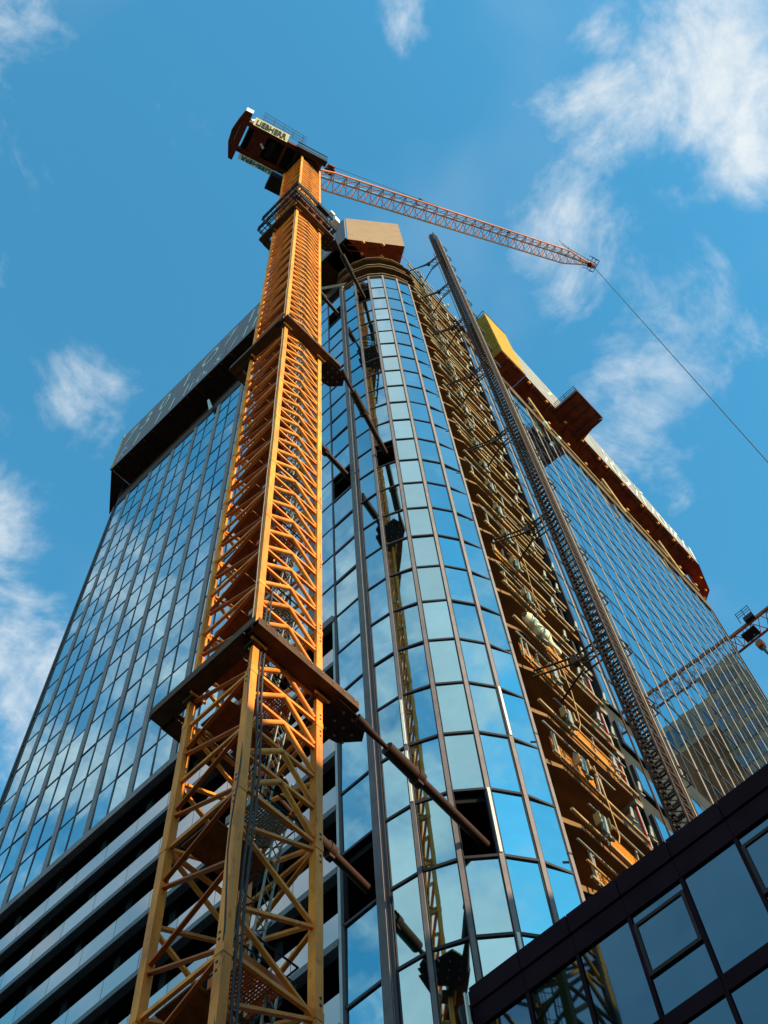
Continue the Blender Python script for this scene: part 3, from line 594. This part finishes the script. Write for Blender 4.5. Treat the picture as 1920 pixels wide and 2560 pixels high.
for n in range(NS):
    z0 = ZB+SEC*n
    sec = bpy.data.objects.new('mast_section', None); sec.empty_display_size = .2; link(sec, crane, (CX, CY, z0))
    for (x, y) in ((c0[0], c0[1]), (c0[2], c0[1]), (c0[0], c0[3]), (c0[2], c0[3])):
        if z0 < 27: MB().box((x-ch/2, y-ch/2, z0+.012), (x+ch/2, y+ch/2, z0+SEC-.012)).build('chord', M['crane'], sec)
        else:
            ya_, yb_ = (y-ch/2, y-ch/2+.115) if y < CY else (y-.03, y+ch/2-.02)
            MB().box((x-ch/2, ya_, z0+.012), (x+ch/2, yb_, z0+SEC-.012)).build('chord', M['crane'], sec)
    for (x, y) in ((c0[0], c0[1]), (c0[2], c0[1]), (c0[0], c0[3]), (c0[2], c0[3])): MB().box((x-.116, (y-.116 if y < CY or z0 < 27 else y-.05), z0-.12), (x+.116, (y+.116 if y > CY or z0 < 27 else y+.03), z0+.10)).build('joint_sleeve', M['crane'], sec)
    bl = MB()
    for dz in (.25, .42, SEC-.3, SEC-.5):
        bl.tube((c0[2]+.03, c0[1]-.115, z0+dz), (c0[2]+.03, c0[1]-.09, z0+dz), .035, 6)
        bl.tube((c0[0]-.115, c0[1]+.03, z0+dz), (c0[0]-.09, c0[1]+.03, z0+dz), .035, 6)
    bl.build('bolt_heads', M['black'], sec)
    many = MB()
    for a, c, k in brace_list(n):
        m = M['crane'] if k != 'o' else M['crane_shaded']
        if n >= 2 and nbrace < 290:
            b = MB(); brace_geo(b, a, c, k); b.build('brace', m, sec); nbrace += 1
        else: brace_geo(many, a, c, k)
    if many.v: many.build('braces', M['crane'], sec)['kind'] = 'stuff'
    # landings, ladder and its cage inside the mast
    if n >= 2:
        for j in range(2):
            za = z0+.2+2.36*j
            if z0 > 27 or j == 0: MB().box((10.15, 13.35, za), (11.9, 14.4, za+.05)).build('landing', M['landing'], sec)
        lb = MB(); a, e = V((11.15, 13.1, z0+.2)), V((11.55, 12.75, z0+SEC+.9))
        for s in (-.2, .2):
            o = V((s, s*.5, 0)); lb.bar(a+o, e+o, .05, .03)
        for j in range(18): q = a.lerp(e, j/18); lb.tube(q+V((-.2, -.1, 0)), q+V((.2, .1, 0)), .014, 5)
        lb.build('ladder', M['steel'], sec)
        if n < 9:
            cg = MB()
            for j in range(5):
                q = a.lerp(e, .3+j*.16)
                pts = [q+V((.36*math.cos(w), .36*math.sin(w)+.25, 0)) for w in [math.pi*i/8-.4 for i in range(12)]]
                cg.path(pts, .018, 4)
            for w in (.3, 1.2, 2.0, 2.9): cg.tube(a.lerp(e, .3)+V((.36*math.cos(w), .36*math.sin(w)+.25, 0)), a.lerp(e, .94)+V((.36*math.cos(w), .36*math.sin(w)+.25, 0)), .014, 4)
            cg.build('ladder_cage', M['rail'], sec)
            pf = MB()
            for i in range(16): pf.box((10.5+.065*i, 12.5, z0+.3), (10.535+.065*i, 13.3, z0+.33))
            for i in range(10): pf.box((10.5, 12.5+.085*i, z0+.335), (11.55, 12.53+.085*i, z0+.355))
            pf.box((10.45, 12.45, z0+.25), (10.5, 13.35, z0+.5)).box((10.45, 12.42, z0+.25), (11.6, 12.47, z0+.5)); pf.build('grating', M['crane_shaded'] if n % 2 else M['steel'], sec)
            MB().path([V((10.4, 12.5, z0+1.2)), V((11.9, 12.5, z0+1.2)), V((11.9, 14.2, z0+1.2))], .025, 5).path([V((10.4, 12.5, z0+.75)), V((11.9, 12.5, z0+.75)), V((11.9, 14.2, z0+.75))], .02, 5).build('landing_rail', M['rail'], sec)
# cables up the near corner
for dx, dy, z1, r in ((.32, .06, 31.5, .03), (.42, .03, 33, .028), (.28, .2, 60, .015)):
    pts = [V((X0+dx+.05*math.sin(z*.6), Y0-.06+dy+.03*math.cos(z*.9), z)) for z in [6+i*1.5 for i in range(int((z1-6)/1.5)+1)]]
    MB().path(pts, r, 6).build('power_cable', M['rope'], crane)
pts = [V((X0-.04+.06*math.sin(z*.8), Y0+.02-.02*math.sin(z*1.7), z)) for z in [12+i for i in range(17)]]
MB().path(pts, .018, 5).build('power_cable', M['rope'], crane)
MB().path([V((X0-.03, Y0+.12, 29+2*i+.0)) + V((.012*math.sin(i), .012*math.cos(i*2), 0)) for i in range(35)], .016, 5).build('power_cable', M['steel'], crane)
# anchorage collars and tie bars to the building
for n, (zc, rend, lend) in enumerate(((29.45, (18.55, 12.17), (17.3, 15.45)), (60.1, (17.95, 13.25), (17.6, 15.42)), (92.2, (18.05, 13.28), (17.6, 15.45)))):
    col = bpy.data.objects.new('anchor_collar', None); link(col, crane, (CX, CY, zc))
    h = .13; a0, b0 = 9.55, 11.85; a1, b1 = 13.15, 15.65
    def ibeam(p, q):
        d = V(q)-V(p); b = MB()
        b.bar(V(p)+V((0, 0, h)), V(q)+V((0, 0, h)), .5, .04).bar(V(p)-V((0, 0, h)), V(q)-V((0, 0, h)), .5, .04).bar(p, q, .06, 2*h-.06); return b
    ibeam((a0, b0+.16, zc), (a1+.05, b0+.16, zc)).build('beam', M['collar'], col)
    ibeam((a0+.16, b0+.36, zc), (a0+.16, b1+.1, zc)).build('beam', M['collar'], col)
    ibeam((a1-.42, b0+.36, zc), (a1-.42, b1-.3, zc)).build('beam', M['collar'], col)
    ibeam((a0+.36, b1-.12, zc), (a1+.05, b1-.12, zc)).build('beam', M['collar'], col)
    MB().box((a0-.02, b0-.12, zc-.17), (a1, b0-.10, zc+.17)).build('fascia_plate', M['collar'], col)
    MB().box((a0-.12, b0-.10, zc-.17), (a0-.10, b1, zc+.17)).build('fascia_plate', M['collar'], col)
    for (x, y) in ((c0[0], c0[1]), (c0[2], c0[1]), (c0[0], c0[3]), (c0[2], c0[3])):
        MB().box((x-.19, y-.19, zc-.34), (x+.19, y+.19, zc-.17)).build('clamp_plate', M['collar'], col)
        MB().tube((x-.26, y-.2, zc-.26), (x+.26, y-.2, zc-.26), .045, 6).build('clamp_bolt', M['lampo'], col)
    st = MB()
    for i in range(7):
        x = a0+.35+.5*i; st.box((x, b0-.07, zc-.11), (x+.03, b0+.12, zc+.11)); y = b0+.6+.5*i
        if y < b1-.3: st.box((a0-.07, y, zc-.11), (a0+.12, y+.03, zc+.11))
    st.build('stiffeners', M['collar'], col)['kind'] = 'stuff'
    bo = MB()
    for yy in (b0, b1-1.25):
        for i in range(3):
            for j in range(3): bo.tube((a1-.25+.32*i, yy+.2+.33*j, zc-.30), (a1-.25+.32*i, yy+.2+.33*j, zc-.24), .032, 6)
    for i in range(9): bo.tube((a0+.25+.4*i, b0-.145, zc+.05), (a0+.25+.4*i, b0-.12, zc+.05), .025, 6)
    bo.build('bolt_heads', M['steel'], col)['kind'] = 'stuff'
    # brackets toward the building
    MB().prism([(a1-.6, b0+.0), (a1+.45, b0+.05), (a1+.75, b0+.5), (a1+.3, b0+1.0), (a1-.6, b0+1.2)], zc-.24, zc-.17).build('bracket_plate', M['tie'], col)
    MB().prism([(a1-.6, b1-.05), (a1+.45, b1-.1), (a1+.75, b1-.5), (a1+.3, b1-1.0), (a1-.6, b1-1.2)], zc-.24, zc-.17).build('bracket_plate', M['tie'], col)
    for (sxy, exy) in (((a1+.55, b0+.1), rend), ((a1+.55, b1-.45), lend)):
        s, e = V((*sxy, zc-.3)), V((*exy, zc-.6)); d = (e-s).normalized()
        tie = bpy.data.objects.new('tie_bar', None); link(tie, crane, s)
        MB().tube(s-d*.45, s+d*.75, .15, 8, .06).build('fork', M['tie'], tie)
        MB().tube(s+d*.75, s+d*2.0, .19, 14).build('sleeve', M['tie'], tie)
        q = s+d*2.0; MB().tube(q-d*.12, q+d*.12, .23, 12).box(q-V((.1, .1, .32)), q+V((.1, .1, .32))).build('clamp', M['tie'], tie)
        MB().tube(s+d*2.0, e, .135, 14).build('tube', M['tie'], tie)
# climbing frame with its two service decks
cl = bpy.data.objects.new('climbing_frame', None); link(cl, crane, (CX, CY, 94))
for zd, o in ((92.8, .80), (97.0, .70)):
    e0, f0, e1, f1 = X0-o, Y0-o, X1+o, Y1+o
    dk = MB()
    for q in (.0, .22, .44): dk.box((e0+q, f0, zd), (e0+q+.07, f1, zd+.05)).box((e0, f0+q, zd), (e1, f0+q+.07, zd+.055)).box((e1-q-.07, f0, zd), (e1-q, f1, zd+.06))
    for i in range(9): s_ = i/8; dk.box((e0, f0+(f1-f0-.05)*s_, zd-.03), (X0-.2, f0+(f1-f0-.05)*s_+.05, zd)).box((e0+(e1-e0-.05)*s_, f0, zd-.03), (e0+(e1-e0-.05)*s_+.05, Y0-.2, zd-.001))
    dk.build('deck', M['rail'], cl)
    for z in (zd+.3, zd+.75, zd+1.25): MB().path([V((e0, f1, z)), V((e0, f0, z)), V((e1, f0, z)), V((e1, f1, z)), V((e0, f1, z))], .035, 5).build('rail', M['rail'], cl)
    pb = MB()
    for i in range(6):
        s = i/5; pb.tube((e0, f0+(f1-f0)*s, zd), (e0, f0+(f1-f0)*s, zd+1.3), .035, 5).tube((e0+(e1-e0)*s, f0, zd), (e0+(e1-e0)*s, f0, zd+1.3), .035, 5).tube((e1, f0+(f1-f0)*s, zd), (e1, f0+(f1-f0)*s, zd+1.3), .035, 5)
    pb.build('posts', M['rail'], cl)
MB().bar((9.25, 11.75, 93.9), (12.75, 11.75, 93.9), .3, 1.0).build('lifting_beam', M['maroon'], cl)
for x in (10.3, 11.0, 11.7): MB().tube((x, 11.8, 92.6), (x+.25, 11.8, 93.6), .13, 8).build('hydraulic_cylinder', M['crane'], cl)
MB().box((12.9, 11.25, 96.6), (13.35, 11.7, 98.0)).build('control_box', M['white'], cl)
MB().box((11.2, 11.3, 96.1), (12.3, 11.9, 97.2)).build('pump_box', M['black'], cl)
MB().tube((12.35, 11.3, 97.6), (12.75, 11.3, 97.6), .18, 8).build('white_drum', M['white'], cl)
# slewing platform, counter jib, cabin
u = V((.948, -.317, 0)).normalized(); l = V((.317, .948, 0)).normalized(); C0 = V((CX, CY, 0))
def P(s, w, z): q = C0+u*s+l*(w-.48); return V((q.x, q.y, z))
def obox(b, s0, s1, w0, w1, z0, z1):
    return b.add([P(s0, w0, z0), P(s1, w0, z0), P(s1, w1, z0), P(s0, w1, z0), P(s0, w0, z1), P(s1, w0, z1), P(s1, w1, z1), P(s0, w1, z1)], BOXF)
top = bpy.data.objects.new('upper_works', None); link(top, crane, (CX, CY, 121))
MB().tube((CX, CY, 120.4), (CX, CY, 121.3), 1.5, 20).build('slew_ring', M['black'], top)
obox(MB(), -1.35, 1.35, -1.15, 1.75, 121.2, 122.6).build('slewing_platform', M['maroon'], top)
obox(MB(), -1.5, 1.6, -1.65, -1.1, 120.3, 122.2).build('side_walkway', M['black'], top)
MB().path([P(-1.5, -1.7, 123.2), P(1.6, -1.7, 123.2)], .03).path([P(-1.5, -1.7, 122.7), P(1.6, -1.7, 122.7)], .03).build('rail', M['rail'], top)
for w in (-1.25, 1.25): obox(MB(), -6.4, -1.2, w-.22, w+.22, 121.2, 122.3).build('counter_jib_beam', M['maroon'], top)
obox(MB(), -6.2, -1.0, -1.25, 1.25, 122.25, 122.35).build('machine_deck', M['black'], top)
obox(MB(), -5.6, -4.2, -1.0, 1.0, 121.3, 122.3).build('winch_house', M['maroon'], top)
MB().tube(P(-3.6, -.75, 121.9), P(-3.6, .75, 121.9), .55, 16).build('winch_drum', M['black'], top)
MB().tube(P(-4.6, -.2, 120.9), P(-4.2, .1, 120.9), .12, 8).build('hook_lamp', M['white'], top)
for s in (-2.4, -5.0): MB().bar(P(s, -1.2, 121.4), P(s, 1.2, 121.4), .25, .35).build('cross_beam', M['maroon'], top)
# counterweight: a tall curved block across the end
cwm = MB(); prof = [(-6.35, -2.3), (-6.35, 2.25), (-6.75, 2.25), (-7.35, .9), (-7.5, -.2), (-7.35, -1.1), (-7.05, -2.3)]
pv = [P(s, w, 120.3) for s, w in prof]+[P(s, w, 123.0) for s, w in prof]; n = len(prof)
cwm.add(pv, [tuple(range(n)), tuple(range(n, 2*n))[::-1]]+[(i, n+i, n+(i+1) % n, (i+1) % n) for i in range(n)]).build('counterweight', M['maroon'], top)
obox(MB(), -7.04, -6.36, -2.34, -2.305, 120.5, 122.9).build('counterweight_lit_end', M['white'], top)  # white plate carries the sunlit brightness of this end
for s in (-6.95, -6.15): obox(MB(), s-.03, s+.03, -.9, .5, 120.2, 120.28).build('pale_strip', M['steel'], top)
MB().path([P(-6.3, -1.5, 122.4), P(-6.0, -1.5, 123.4), P(-5.4, -1.5, 123.7)], .12, 8).build('hose', M['white'], top)
for sg in (-1, 1):
    Wv = (l*sg*.62+V((0, 0, .78))).normalized(); o0 = P(-5.95, sg*1.45, 120.75); o1 = P(-2.5, sg*1.45, 120.75); nv = (u if sg < 0 else -u).cross(Wv)
    sb = MB().slab([o0, o1, o1+Wv*1.0, o0+Wv*1.0], nv*-.06).build('sign_board', M['sign'], top)
    if sg < 0: text_mesh('LIEBHERR', .92, P(-5.75, sg*1.45, 120.75)+Wv*.17+nv*.03, u, Wv, M['black'], 'lettering', sb, .04, sx=.77, bold=.022)
    else: text_mesh('LIEBHERR', .92, P(-2.7, sg*1.45, 120.75)+Wv*.17+nv*.03, -u, Wv, M['black'], 'lettering', sb, .04, sx=.77, bold=.022)
fb = MB()
for i in range(26): s = -5.4+.18*i; fb.tube(P(s, -1.9, 121.7), P(s, -2.3, 126.2-.08*i), .014, 4)
for z in (0, .33, .66, 1): fb.tube(P(-5.4, -1.9-.4*z, 121.7+4.5*z), P(-.9, -1.9-.4*z, 121.7+2.5*z), .018, 4)
for i in range(5): s = -5.2+1.0*i; fb.tube(P(s, -1.9, 121.7), P(s, -2.25, 125.6-.4*i), .04, 5)
fb.build('mesh_fence', M['rail'], top)
cab = obox(MB(), -2.6, -1.0, 1.65, 3.1, 119.6, 122.2).build('operator_cabin', M['black'], top)
obox(MB(), -2.5, -1.1, 3.1, 3.13, 120.5, 122).build('cabin_window', M['glass_dark'], cab)
# luffing jib
jr, jt = V((CX, CY, 0))+u*1.5, V((CX, CY, 0))+u*45.0
ja, jb = V((jr.x, jr.y, 123.2)), V((jt.x, jt.y, 175.6)); jd = (jb-ja).normalized(); jn = l.cross(jd).normalized()
if jn.z < 0: jn = -jn
LJ = (jb-ja).length
def J(s, a, h):
    k = 1.0 if s < LJ-9 else max(.3, (LJ-s)/9); k *= min(1, .85+s/8)
    return ja+jd*s+l*a*.95*k+jn*h*1.5*k
jibp = bpy.data.objects.new('luffing_jib', None); link(jibp, crane, ja)
nseg = 6; per = 5; st = LJ/(nseg*per)
for i in range(nseg):
    b = MB(); d = MB(); s0 = i*per*st
    for a, h, m in ((-1, 0, b), (1, 0, b)):
        for j in range(per): m.tube(J(s0+j*st, a, h), J(s0+(j+1)*st, a, h), .10, 8)
    for j in range(per): d.tube(J(s0+j*st, 0, .62), J(s0+(j+1)*st, 0, .62), .13, 8)
    for j in range(per):
        s = s0+j*st; e = s+st; mid = s+st/2
        for a in (-1, 1):
            b.tube(J(s, a, 0), J(mid, 0, .62), .042, 6); b.tube(J(mid, 0, .62), J(e, a, 0), .042, 6)
        b.tube(J(s, -1, 0), J(mid, 1, 0), .035, 5); b.tube(J(mid, 1, 0), J(e, -1, 0), .035, 5); b.tube(J(s, -1, 0), J(s, 1, 0), .035, 5)
    q = b.build('jib_section', M['jib'], jibp); d.build('top_chord', M['jibgrey'], q)
wk = MB()
for h in (.0, .5, 1.0): wk.tube(J(LJ-9, -1.15, .6+h*.5), J(LJ-.5, -1.6, .6+h*.9), .03, 5)
for i in range(8): wk.tube(J(LJ-9+i*1.15, -1.1, .6), J(LJ-9+i*1.15, -1.5, 1.5), .03, 5)
wk.build('tip_walkway', M['rail'], jibp)
MB().tube(J(LJ-1.2, 0, -.3), J(LJ+.3, 0, -.3), .4, 10).build('tip_sheave', M['maroon'], jibp)
tb = MB()
for a in (-.9, -.3, .3, .9): tb.tube(jb+l*a*1.0, jb+jd*1.6+l*a, .05, 5).tube(jb+l*a+jn*1.1, jb+jd*1.6+l*a+jn*1.1, .05, 5).tube(jb+jd*1.6+l*a, jb+jd*1.6+l*a+jn*1.1, .05, 5)
for h in (0, .55, 1.1): tb.tube(jb+jd*1.6-l*.9+jn*h, jb+jd*1.6+l*.9+jn*h, .05, 5).tube(jb-l*.9+jn*h, jb+jd*1.6-l*.9+jn*h, .05, 5)
tb.build('tip_basket', M['rail'], jibp)
# luffing ropes above the jib with their pulley block
af = P(.2, .3, 126.4)
blk = ja+jd*8.6+jn*5.2
for a in (-.45, -.15, .15, .45): MB().tube(af+l*a, blk+l*a, .02, 4).build('luffing_rope', M['rope'], crane)
MB().box(blk-V((.45, .35, .35)), blk+V((.45, .35, .35))).tube(blk-l*.5, blk+l*.5, .42, 10).build('pulley_block', M['maroon'], crane)
for a in (-.4, .4):
    e = J(LJ-1.0, a, .9); MB().tube(blk+l*a, e, .032, 5).build('pendant_rope', M['rope'], crane)
    for s in (.28, .62): q = (blk+l*a).lerp(e, s); MB().tube(q-jd*.25, q+jd*.25, .13, 6).build('rope_socket', M['rail'], crane)
for w in (-.8, .8): MB().bar(P(-1.0, w, 122.4), af+l*(w*.5), .16, .2).build('a_frame', M['maroon'], crane)
# hoist rope from the jib tip towards the lower right
tp = jb+jd*.2; MB().tube(tp, V((tp.x+.6, tp.y+.9, 30)), .05, 5).build('hoist_rope', M['rope'], crane)

# ------------------------------------------------------------------ passenger hoist mast in front of the open bay
hm = thing('hoist_mast', 'dark rusty construction hoist mast tied to the open bay of the tower', 'hoist mast', (22, 7.95, 0))
hs = .25; HX, HY = 22.0, 7.95; SL = 1.5; z = 14.0; proto = None
while z < 111.5:
    if proto is None:
        b = MB()
        for sx_ in (-1, 1):
            for sy_ in (-1, 1): b.tube((HX+sx_*hs, HY+sy_*hs, z), (HX+sx_*hs, HY+sy_*hs, z+SL), .045, 6)
        for q in (0, .5, 1.0):
            for (ax, ay), (bx, by) in (((-1, -1), (1, -1)), ((1, -1), (1, 1)), ((1, 1), (-1, 1)), ((-1, 1), (-1, -1))):
                b.bar((HX+ax*hs, HY+ay*hs, z+q+.03), (HX+bx*hs, HY+by*hs, z+q+.03), .045, .07)
                b.tube((HX+ax*hs, HY+ay*hs, z+q+.05), (HX+bx*hs, HY+by*hs, z+q+.5), .013, 4)
                b.tube((HX+bx*hs, HY+by*hs, z+q+.05), (HX+ax*hs, HY+ay*hs, z+q+.5), .013, 4)
        for q in (.12, .37, .62, .87, 1.12, 1.37): b.box((HX-hs-.10, HY+.02, z+q), (HX-hs-.02, HY+.12, z+q+.10))
        proto = b.build('mast_section', M['hoist'], hm, (HX, HY, z))
    else: copy_of(proto, hm, (HX, HY, z))
    z += SL
MB().box((HX+hs+.02, HY-hs-.08, 14), (HX+hs+.10, HY-hs+.02, 109.5)).build('rack_rail', M['hoistrail'], hm)
MB().tube((HX+hs+.36, HY-hs-.0, 14), (HX+hs+.36, HY-hs, 92), .03, 6).build('cable_pole', M['rail'], hm)
MB().tube((HX-hs-.16, HY+hs+.1, 14), (HX-hs-.16, HY+hs+.1, 104), .035, 6).build('guide_pole', M['hoist'], hm)
gp = None; z = 27.5
while z < 108:
    if gp is None:
        b = MB(); x, y = HX+hs+.16, HY-hs-.08
        for dz in (0, .55): b.path([V((x, y, z+dz)), V((x+.5, y-.05, z+dz)), V((x+.5, y+.35, z+dz)), V((x, y+.35, z+dz))], .025, 4)
        for xx in (x+.02, x+.5): b.tube((xx, y, z), (xx, y, z+.55), .025, 4).tube((xx, y+.35, z), (xx, y+.35, z+.55), .025, 4)
        gp = b.build('cable_guide', M['rail'], hm, (HX, HY, z))
    else: copy_of(gp, hm, (HX, HY, z))
    z += 3.8
for zt_ in (38.9, 49.9, 61.0, 72.0, 83.0, 93.3, 103.0):
    b = MB(); a1 = V((HX-hs, HY+hs, zt_)); a2 = V((HX+hs, HY+hs, zt_)); c = V((21.7, 9.15, zt_)); c2 = V((22.2, 9.2, zt_))
    for dz in (-.22, .22):
        q = V((0, 0, dz)); b.tube(a1+q, c+q, .04, 6).tube(a2+q, c2+q, .04, 6)
    for i in range(3):
        s, e = i/3, (i+1)/3
        b.tube(a1.lerp(c, s)+V((0, 0, -.22)), a1.lerp(c, e)+V((0, 0, .22)), .025, 5).tube(a1.lerp(c, e)+V((0, 0, -.22)), a2.lerp(c2, s)+V((0, 0, .22)), .025, 5).tube(a1.lerp(c, s)+V((0, 0, .22)), a1.lerp(c, e)+V((0, 0, -.22)), .025, 5)
    b.box(c-V((.1, .1, .26)), c2+V((.1, .1, .26)) if False else c+V((.14, .1, .26)))
    f1, f2, f3 = V((20.95, 10.55, zt_-.35)), V((21.15, 10.55, zt_+.3)), V((22.6, 10.6, zt_-.1))
    b.tube(c+V((0, 0, .2)), f2, .045, 6).tube(c+V((0, 0, -.2)), f1, .045, 6).tube(c2, f3, .045, 6)
    b.build('wall_tie', M['hoist'], hm)

# ------------------------------------------------------------------ dark podium in the lower right
XP = 16.6
pod = thing('podium_building', 'low dark plum clad podium with blue mirror glazing in the lower right', 'building', (XP, 2, 0))
MB().box((XP+.12, -25, 0), (XP+9.0, 11.93, 21.9)).box((XP+.12, -25, 21.9), (XP+9, 9.9, 21.95)).build('body', M['dark'], pod)
yj = 11.98; jj = [11.98, 10.56, 9.2]+[7.84-1.35*i for i in range(24)]
for a, b_ in zip(jj, jj[1:]):
    MB().box((XP-.10, b_+.012, 21.57), (XP+.5, a-.012, 22.10)).build('fascia_panel', M['plum'], pod)
    MB().box((XP-.06, b_+.006, 20.99), (XP+.3, a-.006, 21.54)).build('fascia_panel', M['plum'], pod)
    MB().box((XP-.05, b_+.006, 17.99), (XP+.3, a-.006, 18.37)).build('band_panel', M['plum'], pod)
MB().box((XP+.5, -24.5, 22.04), (XP+.62, 12.0, 22.12)).box((XP-.02, 11.985, 14), (XP+6, 12.06, 22.1)).build('return_panel', M['plum'], pod)
for i, y in enumerate(jj):
    for z0, z1 in ((18.37, 20.99), (15.0, 17.99), (11.6, 14.6)): MB().box((XP-.045, y-.045, z0), (XP+.12, y+.045, z1)).build('mullion', M['plum'], pod)
for z0 in (14.6, 11.2): MB().box((XP-.05, -24, z0), (XP+.3, 11.97, z0+.4)).build('band_panel', M['plum'], pod)
for i, (a, b_) in enumerate(zip(jj, jj[1:])):
    win = (i % 2 == 1) if i > 0 else False
    win = i >= 3 and (i-3) % 2 == 0
    for row, (z0, z1) in enumerate(((18.37, 20.99), (15.0, 17.99), (11.6, 14.6))):
        zsplit = [(z0+.01, z1-.01)]
        if win and row == 0: zsplit = [(18.38, 19.33), (20.70, 20.98)]
        for (q0, q1) in zsplit: MB().box((XP, b_+.045, q0), (XP+.04, a-.045, q1)).build('pane', M['glass_dark'], pod)
    if win:
        f = MB().box((XP-.06, b_+.046, 19.33), (XP+.1, a-.046, 19.42)).box((XP-.06, b_+.046, 20.62), (XP+.1, a-.046, 20.70)).box((XP-.06, b_+.046, 19.42), (XP+.1, b_+.12, 20.62)).box((XP-.06, a-.12, 19.42), (XP+.1, a-.046, 20.62)).build('window', M['black'], pod)
        MB().box((XP-.03, b_+.12, 19.42), (XP+.02, a-.12, 20.62)).build('pane', M['glass_dark'], f)
o = thing('security_camera', 'black dome camera on the left end of the dark canopy', 'camera', (16.45, 12.15, 21.3))
MB().tube((16.47, 12.13, 21.0), (16.47, 12.13, 21.6), .10, 10, .15).build('housing', M['black'], o); MB().box((16.36, 11.99, 21.0), (16.46, 12.03, 21.9)).build('bracket', M['white'], o)

# ------------------------------------------------------------------ second crane far right
c2_ = thing('tower_crane', 'distant red lattice crane jib with hook block behind the right facade', 'tower crane', (88, 40, 0))
MB().box((87, 39, 0), (89, 41, 131)).build('mast', M['jibfar'], c2_)
zz0, w2 = 131.3, 1.15; b = MB(); y = 40; 
for x, zq in ((88-w2, zz0), (88+w2, zz0), (88, zz0+2.0)): b.tube((x, 41, zq), (x, -22, zq), .17, 8)
y = 40.0
while y > -21:
    for x in (88-w2, 88+w2): b.tube((x, y, zz0), (88, y-1.2, zz0+2), .07, 6).tube((88, y-1.2, zz0+2), (x, y-2.4, zz0), .07, 6)
    b.tube((88-w2, y, zz0), (88+w2, y-1.2, zz0), .06, 5).tube((88+w2, y-1.2, zz0), (88-w2, y-2.4, zz0), .06, 5).tube((88-w2, y, zz0), (88+w2, y, zz0), .06, 5); y -= 2.4
b.build('jib', M['jibfar'], c2_)
MB().box((87.3, 13.4, zz0-.3), (88.7, 15.4, zz0-.1)).build('trolley', M['black'], c2_)
MB().box((86.1, 12.6, zz0-.1), (87.0, 13.9, zz0+.7)).build('winch_box', M['black'], c2_)
rl = MB()
for z in (.5, 1.0, 1.5): rl.path([V((86.1, 14.4, zz0+.7+z)), V((86.1, 12.6, zz0+.7+z))], .05, 4)
for y in (14.4, 13.5, 12.6): rl.tube((86.1, y, zz0+.0), (86.1, y, zz0+2.3), .05, 4)
rl.box((86.2, 8.5, zz0-.9), (86.3, 11.5, zz0-.8)); rl.build('service_cage', M['rail'], c2_)
MB().tube((88, 14.1, zz0-.3), (88, 14.1, 128.6), .04, 5).build('rope', M['rope'], c2_)
MB().box((87.6, 13.75, 127.5), (88.4, 14.45, 128.7)).tube((87.55, 14.1, 128.1), (88.45, 14.1, 128.1), .5, 10).build('hook_block', M['jibfar'], c2_)
MB().tube((88, 14.1, 127.5), (88, 13.9, 125.2), .22, 8, .12).build('hook', M['rail'], c2_)
MB().tube((88, 13.9, 125.2), (88, 13.4, 112), .04, 5).build('load_rope', M['rope'], c2_)

# ------------------------------------------------------------------ neighbours seen in the glass and casting the street's shade
nb = thing('neighbour_tower', 'brown neighbour tower seen only mirrored in the right glass facade', 'building', (84, 0, 0))
MB().box((76, 4.6, 0), (97, 9.2, 112.5)).box((76.5, -3.5, 104.5), (90, 4.6, 109.5)).build('wall', M['brown'], nb)
b = MB()
for k in range(36):
    for j in range(4): b.box((75.9, 4.8+1.1*j, 2+3.05*k), (75.98, 5.5+1.1*j, 3.9+3.05*k))
for k in range(5): b.box((76.4, -3+1.55*k, 105.4), (76.48, -2.2+1.55*k, 108.5))
b.build('window_field', M['glass_dark'], nb)['kind'] = 'stuff'
ob = thing('street_block', 'plain stone block across the street shading the crane foot', 'building', (10, -32, 0))
MB().box((-60, -46, 0), (75, -26, 43.4)).build('wall', M['stone'], ob)
b = MB()
for k in range(12):
    for j in range(40): b.box((-58+3.3*j, -25.99, 2.5+3.4*k), (-56.4+3.3*j, -25.9, 4.6+3.4*k))
b.build('window_field', M['glass_dark'], ob)['kind'] = 'stuff'
